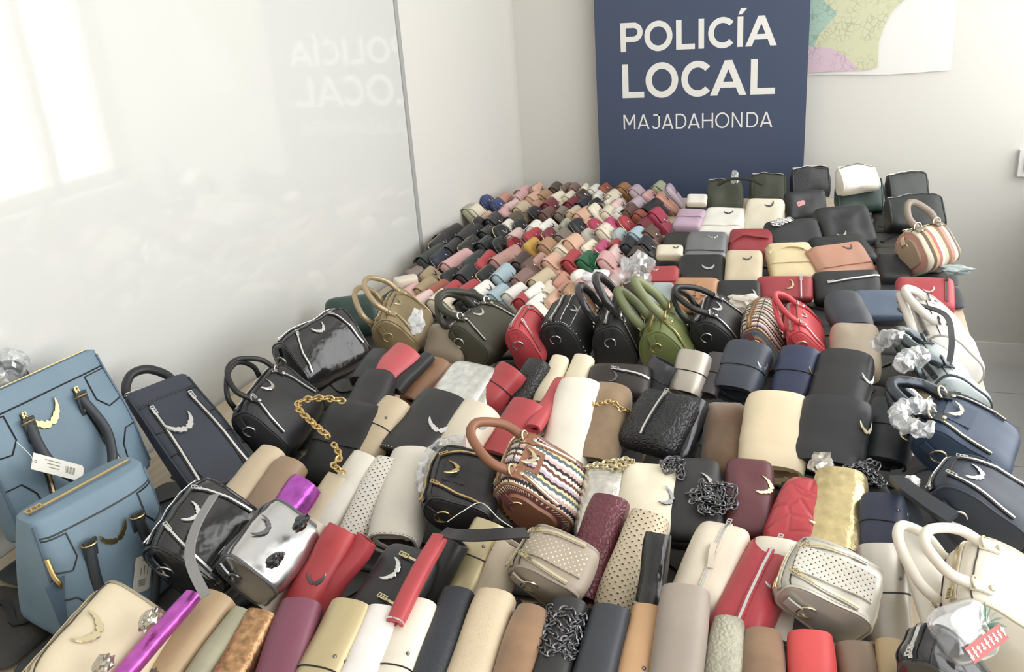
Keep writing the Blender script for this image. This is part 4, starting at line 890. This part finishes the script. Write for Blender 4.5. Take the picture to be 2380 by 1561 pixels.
pouch('black chain pouch between black clutch and navy banded clutch', (1960, 1185), (2095, 1172), (1985, 1055), .82, .85, '1d1d1f', 'soft', t=.045, chain=(.3, .0, .03, .03, .012, GUN, 16))

roll('long curved ivory leather bag left of the round cream handle', (2118, 1235), (2215, 1545), 74, 'e6dfd0', 'leather', zf=.885, zn=.84, flat=.6, pinch=.3)
pb_ = pouch('clear plastic bag with red sticker and green leaf print on cream handbag', (2225, 1552), (2345, 1512), (2205, 1412), .905, .95, 'e0e0e0', 'leather', t=.03, n=4, wr=.012, name='plastic_bag', cat='plastic bag', group=None, m=PLAS)
g = G(); g.box((0, 0, 0), (.056, .018, .0008)); st_ = part('sticker', g.me(False), plain('red_sticker', 'b9605e', .5), pb_[0], frame(pb_[1](.15, -.45) + V((0, 0, .004)), V((1, .25, 0)), V((0, 0, 1))))
g = G(); rr_ = random.Random(2)
for i in range(9): g.box((-.026 + .0065 * i, 0, .0007), (.0022, .008 + .004 * rr_.random(), .0004)); g.box((-.026 + .0065 * i, .002 * (i % 3 - 1), .0007), (.0045, .0018, .0004))
part('sticker_lettering', g.me(False), PAPER, st_)
g = G()
for k_ in range(7):
    a_ = -1.2 + .4 * k_; g.add([V((0, 0, .0)), V((math.cos(a_) * .012 - .003, math.sin(a_) * .012, .0006)), V((math.cos(a_) * .026, math.sin(a_) * .026, 0)), V((math.cos(a_) * .012 + .003, math.sin(a_) * .012 + .003, .0006))], [(0, 1, 2, 3)])
part('leaf_print', g.me(False), plain('leaf_green', '5d7d6c', .6), pb_[0], frame(pb_[1](.55, .1) + V((0, 0, .004)), V((1, 0, 0)), V((0, 0, 1))))
sw_ = crumple(None, at(1908, 1078, .875), .026, 51, metal('silver_wrapper', 'c9c4ba', .35), (.8, 1.2, .35), 'foil_wrapper', .6); tag(sw_, 'crinkled silver wrapper sticking out below the large black clutch', 'wrapper')
# ------------------------------------------------------------------ dark filler shapes added for the shade in the heap's gaps
ru = random.Random(11); UB = {}
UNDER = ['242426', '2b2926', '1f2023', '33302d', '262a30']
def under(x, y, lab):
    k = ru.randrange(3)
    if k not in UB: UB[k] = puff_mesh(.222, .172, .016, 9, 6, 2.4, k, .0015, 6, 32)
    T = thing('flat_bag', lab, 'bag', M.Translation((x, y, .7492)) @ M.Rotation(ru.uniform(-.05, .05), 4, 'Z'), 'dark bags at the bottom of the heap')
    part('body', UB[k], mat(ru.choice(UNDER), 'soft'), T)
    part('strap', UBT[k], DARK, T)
UBT = {}
for k_ in range(3): UBT[k_] = G().strap(cat_rom([(-.085, -.05, .0095), (-.02, .03 + .01 * k_, .0105), (.05, .0, .0105), (.08, .05, .009)], 5), .012, .002).me()
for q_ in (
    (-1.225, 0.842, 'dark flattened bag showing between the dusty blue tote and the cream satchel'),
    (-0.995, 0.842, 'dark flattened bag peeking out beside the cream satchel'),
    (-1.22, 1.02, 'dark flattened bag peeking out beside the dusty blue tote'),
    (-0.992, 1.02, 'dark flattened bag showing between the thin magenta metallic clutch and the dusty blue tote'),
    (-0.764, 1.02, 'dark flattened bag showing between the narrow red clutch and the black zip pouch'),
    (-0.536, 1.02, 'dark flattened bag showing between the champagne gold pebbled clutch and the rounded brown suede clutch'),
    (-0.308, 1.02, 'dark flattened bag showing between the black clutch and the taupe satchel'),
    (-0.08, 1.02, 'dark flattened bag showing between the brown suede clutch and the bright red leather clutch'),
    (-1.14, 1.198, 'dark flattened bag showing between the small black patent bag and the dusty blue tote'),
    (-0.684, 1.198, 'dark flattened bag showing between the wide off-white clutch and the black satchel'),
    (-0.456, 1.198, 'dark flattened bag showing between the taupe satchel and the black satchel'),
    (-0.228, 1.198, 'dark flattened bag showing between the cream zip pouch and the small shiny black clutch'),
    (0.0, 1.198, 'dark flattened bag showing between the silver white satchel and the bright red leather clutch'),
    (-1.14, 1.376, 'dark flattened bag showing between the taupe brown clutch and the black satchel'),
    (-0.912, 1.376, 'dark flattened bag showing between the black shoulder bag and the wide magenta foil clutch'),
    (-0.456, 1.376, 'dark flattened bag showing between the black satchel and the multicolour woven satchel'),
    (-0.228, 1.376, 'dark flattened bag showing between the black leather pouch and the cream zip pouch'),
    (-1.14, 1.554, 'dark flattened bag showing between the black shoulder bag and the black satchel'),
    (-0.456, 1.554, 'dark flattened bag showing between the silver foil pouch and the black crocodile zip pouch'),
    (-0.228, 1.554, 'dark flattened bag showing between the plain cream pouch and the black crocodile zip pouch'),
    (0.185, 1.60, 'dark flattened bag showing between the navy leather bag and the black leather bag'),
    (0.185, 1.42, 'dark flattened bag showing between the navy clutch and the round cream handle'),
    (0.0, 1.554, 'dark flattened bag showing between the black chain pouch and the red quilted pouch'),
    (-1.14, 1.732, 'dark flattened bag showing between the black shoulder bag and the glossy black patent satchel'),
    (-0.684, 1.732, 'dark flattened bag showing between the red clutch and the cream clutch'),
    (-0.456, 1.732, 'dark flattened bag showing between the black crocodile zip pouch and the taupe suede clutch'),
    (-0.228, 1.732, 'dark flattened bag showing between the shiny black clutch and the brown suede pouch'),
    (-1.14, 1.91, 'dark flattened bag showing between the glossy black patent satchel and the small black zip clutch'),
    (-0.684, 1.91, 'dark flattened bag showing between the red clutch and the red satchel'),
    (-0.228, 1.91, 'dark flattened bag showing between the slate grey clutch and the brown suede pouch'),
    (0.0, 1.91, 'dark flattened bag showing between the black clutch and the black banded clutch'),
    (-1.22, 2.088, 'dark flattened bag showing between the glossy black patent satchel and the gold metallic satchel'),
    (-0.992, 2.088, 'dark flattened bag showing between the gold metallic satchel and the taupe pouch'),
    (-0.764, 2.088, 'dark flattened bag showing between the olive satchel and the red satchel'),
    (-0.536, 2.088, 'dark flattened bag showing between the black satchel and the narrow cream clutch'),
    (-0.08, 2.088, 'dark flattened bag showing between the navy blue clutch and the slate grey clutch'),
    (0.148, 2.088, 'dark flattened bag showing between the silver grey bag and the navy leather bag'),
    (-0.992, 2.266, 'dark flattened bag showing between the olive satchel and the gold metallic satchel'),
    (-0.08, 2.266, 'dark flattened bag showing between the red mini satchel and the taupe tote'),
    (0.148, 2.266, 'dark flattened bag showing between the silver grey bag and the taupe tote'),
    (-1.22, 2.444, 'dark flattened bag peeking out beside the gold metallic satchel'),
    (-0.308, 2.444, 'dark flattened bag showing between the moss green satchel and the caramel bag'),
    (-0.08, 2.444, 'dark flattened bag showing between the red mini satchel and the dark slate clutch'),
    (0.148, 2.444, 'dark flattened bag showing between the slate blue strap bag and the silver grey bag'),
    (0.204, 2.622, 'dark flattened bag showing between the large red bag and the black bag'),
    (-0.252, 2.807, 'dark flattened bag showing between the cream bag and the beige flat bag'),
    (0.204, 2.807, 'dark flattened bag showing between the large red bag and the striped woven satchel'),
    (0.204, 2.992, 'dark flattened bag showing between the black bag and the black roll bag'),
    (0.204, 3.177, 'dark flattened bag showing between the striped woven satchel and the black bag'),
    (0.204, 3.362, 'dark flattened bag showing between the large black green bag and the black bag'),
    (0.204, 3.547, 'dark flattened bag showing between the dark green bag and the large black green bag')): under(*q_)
# ------------------------------------------------------------------ stacks of flat bags at the far right
GR_ST = 'folded flat bags stacked towards the banner'
def fb(label, BL, BR, TL, zb, zt, col, kind='leather', t=.045, **k):
    k.setdefault('wr', .004); k.setdefault('name', 'crossbody_bag'); k.setdefault('cat', 'bag'); k.setdefault('group', GR_ST); k.setdefault('n', 9); k.setdefault('p', 8); k.setdefault('q', 2.6)
    return pouch(label, BL, BR, TL, zb, zt, col, kind, t, **k)
def bk(label, n_, f_, z, h, d, col, kind='soft', roll=-16, **k):
    k.setdefault('zips', False); k.setdefault('ring_end', False); k.setdefault('top', .45); k.setdefault('wr', .011); k.setdefault('n', 3.4)
    return satchel(label, n_, f_, z, z, h, d, col, kind, roll_deg=roll, name='shoulder_bag', group=GR_ST, **k)
o1 = bk('dark olive bag with twisted plastic on top in front of banner', (1645, 458), (1724, 456), .805, .125, .09, '3f4433', emb=None)
bk('dark olive bag with silver chain right of the plastic topped one', (1745, 442), (1826, 440), .805, .12, .08, '3a3f2f', emb=None)
bk('black mesh bag against the right edge of the banner', (1840, 428), (1926, 424), .82, .115, .08, '44464a', 'mesh', emb=None)
bt_ = fb('black bag with small pink hang tag below the black mesh bag', (1836, 512), (1924, 506), (1840, 446), .79, .88, '26282a', 'leather', .06, wr=.01)[0]
price_tag(bt_, wl(bt_, (1862, 472, .875))[0], V((1, .3, 0)), V((0, 0, 1)), .026, .016, 1, 'pink_hang_tag', None, False).data.materials[0] = plain('pink_tag', 'd79a9a', .6)
bk('white bag on top of the dark green bag at the back', (1948, 420), (2034, 412), .885, .095, .075, 'e9e5da', 'leather', roll=-30)
bk('dark green bag under the white bag at the back', (1944, 456), (2048, 452), .815, .12, .09, '2e4540', 'leather')
fb('black bag with light buckle below the dark green bag', (1922, 562), (2042, 552), (1932, 478), .78, .87, '222426', 'soft', .06, emb=(-.3, -.6, .03, 10), wr=.012)
bk('charcoal bag at the very back right of the white bag', (2062, 440), (2152, 434), .83, .11, .08, '3b403e')
bk('large black green bag below the charcoal one at the back right', (2060, 500), (2188, 494), .812, .125, .125, '2a2f2e', roll=-30)
fb('small white wallet on a black one left of the olive bag', (1596, 470), (1640, 470), (1602, 449), .82, .845, 'e8e4d8', 'leather', .03)
fb('small black wallet under a white one left of the olive bag', (1592, 493), (1640, 493), (1596, 469), .77, .80, '26272a', 'leather', .04, emb=(-.4, .3, .02, 0))
fb('lilac flap wallet on top of a dusty rose one', (1563, 518), (1625, 520), (1576, 484), .82, .845, 'c0a3b8', 'leather', .04, flap=(-.1, 1))
fb('dusty rose wallet under the lilac wallet', (1558, 541), (1618, 541), (1566, 514), .77, .80, '96616f', 'leather', .04)
fb('white folded bag with wing emblem behind the silver wrapped bag', (1622, 536), (1718, 539), (1646, 480), .80, .845, 'ebe8de', 'leather', .05, emb=(.2, .4, .03, 10), embm=GUN, flap=(-.5, 1))
fb('ivory folded bag leaning right of the white folded bag', (1724, 537), (1808, 540), (1762, 458), .79, .88, 'e3dac2', 'leather', .06, emb=(.3, .5, .03, 30), embm=GUN)
fb('dark grey box bag below the dusty rose wallet', (1540, 570), (1606, 571), (1549, 538), .77, .80, '35332f', 'leather', .05)
fb('silver grey bag wrapped in clear plastic', (1592, 588), (1684, 589), (1612, 537), .79, .83, '85888a', 'satin', .05, emb=(.3, .3, .03, 10), flap=(-.7, 1))
fb('red bag folded with its belt below the ivory bag', (1694, 580), (1792, 581), (1710, 528), .785, .83, '9f343c', 'leather', .05, strap=([(-.9, -.3, .004), (-.4, .1, .008), (.2, .1, .008), (.8, .05, .004)], .012))
fb('black bag with silver chain right of the belted red bag', (1798, 572), (1916, 562), (1832, 508), .785, .85, '27292d', 'soft', .05, chain=(-.4, .6, .04, .012, .01, SILV, 14))
fb('ivory wallet on a black one below the dark grey box bag', (1526, 592), (1584, 592), (1530, 567), .82, .845, 'e5dcc4', 'leather', .035, emb=(.5, .3, .018, 10), embm=GUN)
fb('black wallet under the ivory wallet', (1512, 617), (1585, 617), (1517, 590), .775, .80, '232527', 'leather', .04, emb=(-.5, .4, .016, 10))
fb('wide black flat bag with wing emblem below silver wrapped bag', (1577, 650), (1682, 650), (1592, 588), .785, .83, '232426', 'leather', .05, emb=(.3, -.1, .035, 10))
fb('beige flat bag with folded tail right of the wide black bag', (1685, 650), (1768, 651), (1684, 577), .79, .845, 'cdbf9f', 'leather', .05, emb=(.2, .3, .026, 10), embm=GUN)
fb('cream bag with folded straps left of the peach bag', (1798, 638), (1902, 634), (1812, 563), .785, .845, 'ddcb9c', 'leather', .055, strap=([(-.9, .3, .004), (-.2, .6, .01), (.5, .5, .01), (.95, .2, .004)], .016), flap=(-.3, 1))
fb('peach tan bag with wing emblem left of the striped satchel', (1918, 640), (2040, 622), (1908, 570), .785, .845, 'b98469', 'leather', .055, emb=(.35, .5, .03, 10), embm=GUN, flap=(-.5, 1))
WV2 = weave_mat('striped_weave', ['d9cbb0', '9c7f66', 'cf9a8e', 'e6ddc8', '6f6256', 'c9b18f', 'b5796f', 'e9e2d0'], 13, 0, .0)
satchel('striped woven satchel with pale wrapped handle at right table edge', (2115, 590), (2188, 570), .83, .84, .13, .17, 'c9b79a', 'canvas', roll_deg=-30, m=WV2, piping=mat('b6a68c'), emb=None, zips=False, met=PALE, hand=[(1, (-.01, .02, .08), .3)], hcol=mat('8f8274', 'leather'), hr=.01, endm=mat('a8927a', 'canvas'))
fb('red wallet below the black wallet and ivory wallet', (1500, 656), (1574, 656), (1512, 617), .79, .82, 'b03a40', 'leather', .04, emb=(-.4, .4, .018, 10), flap=(-.8, 1))
fb('pale blue wallet left of the caramel bag', (1499, 698), (1563, 698), (1503, 654), .785, .82, 'aebfbf', 'leather', .04, emb=(-.6, .6, .016, 10), embm=GUN)
fb('caramel bag with stitched flap and buckle', (1567, 710), (1664, 712), (1584, 643), .785, .845, 'c08c62', 'leather', .05, flap=(-.3, 1), strap=([(.1, .5, .006), (.12, .0, .009), (.1, -.5, .006)], .012))
fb('black flat bag with wing emblem right of the caramel bag', (1668, 718), (1768, 718), (1690, 648), .785, .84, '252628', 'leather', .05, emb=(.6, -.1, .034, 60))
fb('red zip bag with wing emblem left of black zip bag', (1764, 692), (1888, 692), (1782, 640), .79, .84, 'a9363f', 'leather', .05, emb=(.2, .1, .028, 60), embm=PALE, zips=[(.55, .9, .55, -.9)])
fb('black zip bag between two red bags on the right', (1904, 694), (2052, 688), (1912, 628), .79, .85, '2a2b2d', 'soft', .06, zips=[(-.6, .1, .95, .5)])
fb('large red bag with wing emblem at the right table edge', (2085, 702), (2218, 708), (2050, 636), .79, .835, 'b23c45', 'leather', .06, emb=(.15, -.1, .026, 20), zips=[(.7, .8, .7, -.7)], zipm=GUN)
fb('slate blue strap bag under the large red bag', (1995, 730), (2110, 728), (2012, 672), .79, .83, '56657a', 'leather', .035)
fb('black bag tucked between peach bag and striped satchel', (2050, 640), (2120, 640), (2040, 585), .78, .82, '232527', 'soft', .05)
fb('black roll bag right of the black chain bag in the back stacks', (1915, 600), (2040, 590), (1925, 545), .775, .81, '26282b', 'soft', .05)
cp = o1[0]; crumple(cp, wl(cp, (1708, 412, .885))[0], .016, 21, None, (1, 1, 1.5)); lay_tube(cp, [(1668, 430, .86), (1700, 416, .885), (1745, 418, .885), (1772, 430, .87)], .006, mat('2c2e26'), 'handle')
for lab_, px_, py_, z_, r_, sd_, sq_ in (('clear knotted plastic bag beside the pink striped purse', 1478, 628, .835, .055, 41, (.8, 1, 1.0)), ('white crumpled tissue behind the tall black handles', 1388, 648, .83, .035, 42, (1.2, 1, .7)), ('crumpled beige tissue above the small tweed satchel', 1735, 705, .815, .035, 43, (1.5, 1, .6))):
    tag(crumple(None, at(px_, py_, z_), r_, sd_, PLAS if 'plastic' in lab_ else plain('tissue_%d' % sd_, 'd9d2c8' if 'beige' in lab_ else 'e4e0e4', .8), sq_, 'plastic_bag' if 'plastic' in lab_ else 'tissue_paper', .6), lab_, 'plastic bag' if 'plastic' in lab_ else 'tissue paper')
pw = crumple(None, at(2222, 626, .80), .022, 31, plain('grey_film', 'aebcbb', .35), (1.7, .7, .6), 'plastic_twist', .6); tag(pw, 'twisted grey plastic wrap end sticking out past the table edge', 'plastic wrap')
# ------------------------------------------------------------------ rows of small purses at the far left
CN = {'pink': 'dba9a8', 'palepink': 'e3c2be', 'cream': 'eadfc6', 'white': 'f0ede4', 'black': '28292b', 'taupe': '87776b', 'khaki': 'a8926c', 'rust': 'a3563c', 'red': 'b5363e', 'lightblue': 'a5bdc8', 'mauve': '8a6c64', 'beige': 'cbb898',
      'brown': '6c4f42', 'dustyrose': 'bd8f84', 'peach': 'dcae92', 'darkgreen': '2f3733', 'navy': '2c3042', 'yellow': 'cf9f2c', 'burgundy': '7e2c3a', 'tan': 'b48a66', 'blue': '36477e', 'olive': '5c5040', 'greybrown': '75675a', 'lilac': 'c0abb8', 'palegreen': 'b5bb98',
      'crimson': 'b23452', 'hotpink': 'c44678', 'palegrey': 'cfcbbd', 'paleblue': 'a9b9ba', 'green': '1f6b45', 'salmon': 'cc8f78', 'caramel': 'a87848', 'darkbrown': '4c3a32', 'sage': 'aeb096', 'icegrey': '9fb0bd'}
WORD = {'palepink': 'pale pink', 'lightblue': 'light blue', 'dustyrose': 'dusty rose', 'darkgreen': 'dark green', 'greybrown': 'grey brown', 'palegreen': 'pale green', 'hotpink': 'hot pink', 'palegrey': 'pale grey', 'paleblue': 'pale blue', 'darkbrown': 'dark brown', 'icegrey': 'ice grey'}
J = lambda x, y: (950 + x / 5.203, 420 + y / 5.203)
K = lambda x, y: (1200 + x / 5.2025, 420 + y / 5.2025)
S_ = []
def row(fn, s):
    for it in s.split(';'):
        q = it.split(); S_.append((*fn(float(q[0]), float(q[1])), q[2], q[3] if len(q) > 3 else 'a', q[4:] if len(q) > 4 else []))
row(J, '110 1390 pink;270 1475 palepink;460 1470 cream;610 1495 cream;800 1470 black;330 1150 khaki;290 1310 khaki b;440 1340 rust;620 1335 red;810 1340 red;990 1340 white;1170 1400 lightblue;1225 1165 lightblue b;1370 1390 white;1620 1390 white b;1790 1350 cream')
row(J, '590 1170 black;770 1165 black;1030 1150 black b;1460 1210 mauve;1690 1230 beige b;660 980 pink d;880 985 darkgreen d;1020 980 red d;1250 950 dustyrose d;1450 990 darkbrown b;1560 1040 brown;1670 985 dustyrose')
row(J, '360 920 darkgreen d;480 930 navy d;640 810 black d;810 790 black d;1000 790 black;1190 790 black r;1360 790 red r foil;1370 680 palepink;1570 800 yellow;1580 680 red b;1770 680 burgundy;560 660 black d;450 770 black d;770 680 black d;870 640 black b;930 530 black r;1090 490 black b;1020 640 black;1180 640 black r;1260 560 white c;1430 560 black r;1340 480 olive;1600 590 white;1750 570 white b')
row(J, '900 410 cream e;840 410 sage e;1030 455 peach;1010 265 blue r;1150 310 blue r;1235 385 pink;1310 340 palepink;1430 350 beige b;1210 235 salmon;1450 150 pink;1400 225 pink;1570 215 peach;1620 115 peach;1700 195 tan')
row(K, '540 100 darkbrown b;680 100 greybrown;760 110 mauve;900 105 cream c;1010 130 white;1140 110 rust;1070 195 white;1230 200 cream;1390 130 caramel e;1540 170 lilac e;1670 190 pink;1790 90 palegreen;1950 160 lilac e;1850 240 salmon e;560 225 cream;710 215 cream;860 180 darkbrown;740 295 burgundy;880 300 navy;1030 295 black;1200 280 cream c;1300 310 palepink;1520 300 lilac;470 310 burgundy;300 385 black r;440 425 brown;620 405 taupe;770 415 beige;880 430 peach b;1040 400 cream e;1180 400 cream;1310 400 white c;1440 400 brown')
row(K, '680 560 sage;830 600 black e;1020 555 crimson r;1230 530 hotpink r;1390 520 red r;1560 420 rust c;640 690 taupe;960 670 palegrey r;1170 665 cream e;1330 690 paleblue r;480 840 tan e;640 835 cream;790 810 peach e;970 825 cream;1130 820 hotpink;1280 810 red c;1440 800 black;1280 900 palepink;550 1030 peach e;760 985 red b;930 980 green;1050 1000 green r foil')
row(K, '1200 1020 pink e;650 1235 salmon b;860 1190 white r;560 1470 peach;690 1350 salmon;800 1410 tan e;870 1300 pink;180 1460 red c;1230 1320 palepink d;350 1500 white;1700 340 black d;1790 470 crimson e;1570 690 lightblue e;1480 1260 darkbrown;1640 800 black;1690 650 brown;1620 570 burgundy;1540 930 darkbrown')
OR = ['zeroth', 'first', 'second', 'third', 'fourth', 'fifth', 'sixth', 'seventh', 'eighth', 'ninth', 'tenth', 'eleventh', 'twelfth', 'thirteenth', 'fourteenth', 'fifteenth', 'sixteenth', 'seventeenth', 'eighteenth', 'nineteenth', 'twentieth']
rows = {}
for s in S_: rows.setdefault(int((s[1] - 432) // 26), []).append(s)
rg = random.Random(4)
for ri, r in enumerate(sorted(rows)):
    L_ = sorted(rows[r])
    for i, (px, py, c, k, ex) in enumerate(L_):
        w = WORD.get(c, c); lab = f'{w} small purse, {OR[i + 1] if i < 20 else str(i+1) + "th"} from the left in the {OR[ri + 1]} purse row from the banner'
        kind = 'foil' if 'foil' in ex else rg.choice(['leather', 'leather', 'leather', 'pebble', 'quilt' if c in ('black', 'pink', 'cream') else 'leather'])
        yaw = 90 + rg.uniform(-8, 6)
        purse(lab, px, py, CN[c], k, kind, yaw, 47 + rg.uniform(-7, 7), .785 + rg.uniform(-.004, .006), 'flap' if rg.random() < .62 and k != 'r' else rg.choice(['zip', 'zipg']), sc_=1.04)
# tall thin bags leaning on the whiteboard beside the purses
fb('cream flat bag with black zip leaning on the whiteboard', (925, 690), (975, 680), (918, 655), .77, .82, 'e2d8c4', 'leather', .04, group='flat bags leaning on the whiteboard')
fb('taupe flat bag right of the cream one by the whiteboard', (962, 668), (1002, 655), (960, 622), .77, .82, '80706a', 'leather', .05, group='flat bags leaning on the whiteboard')
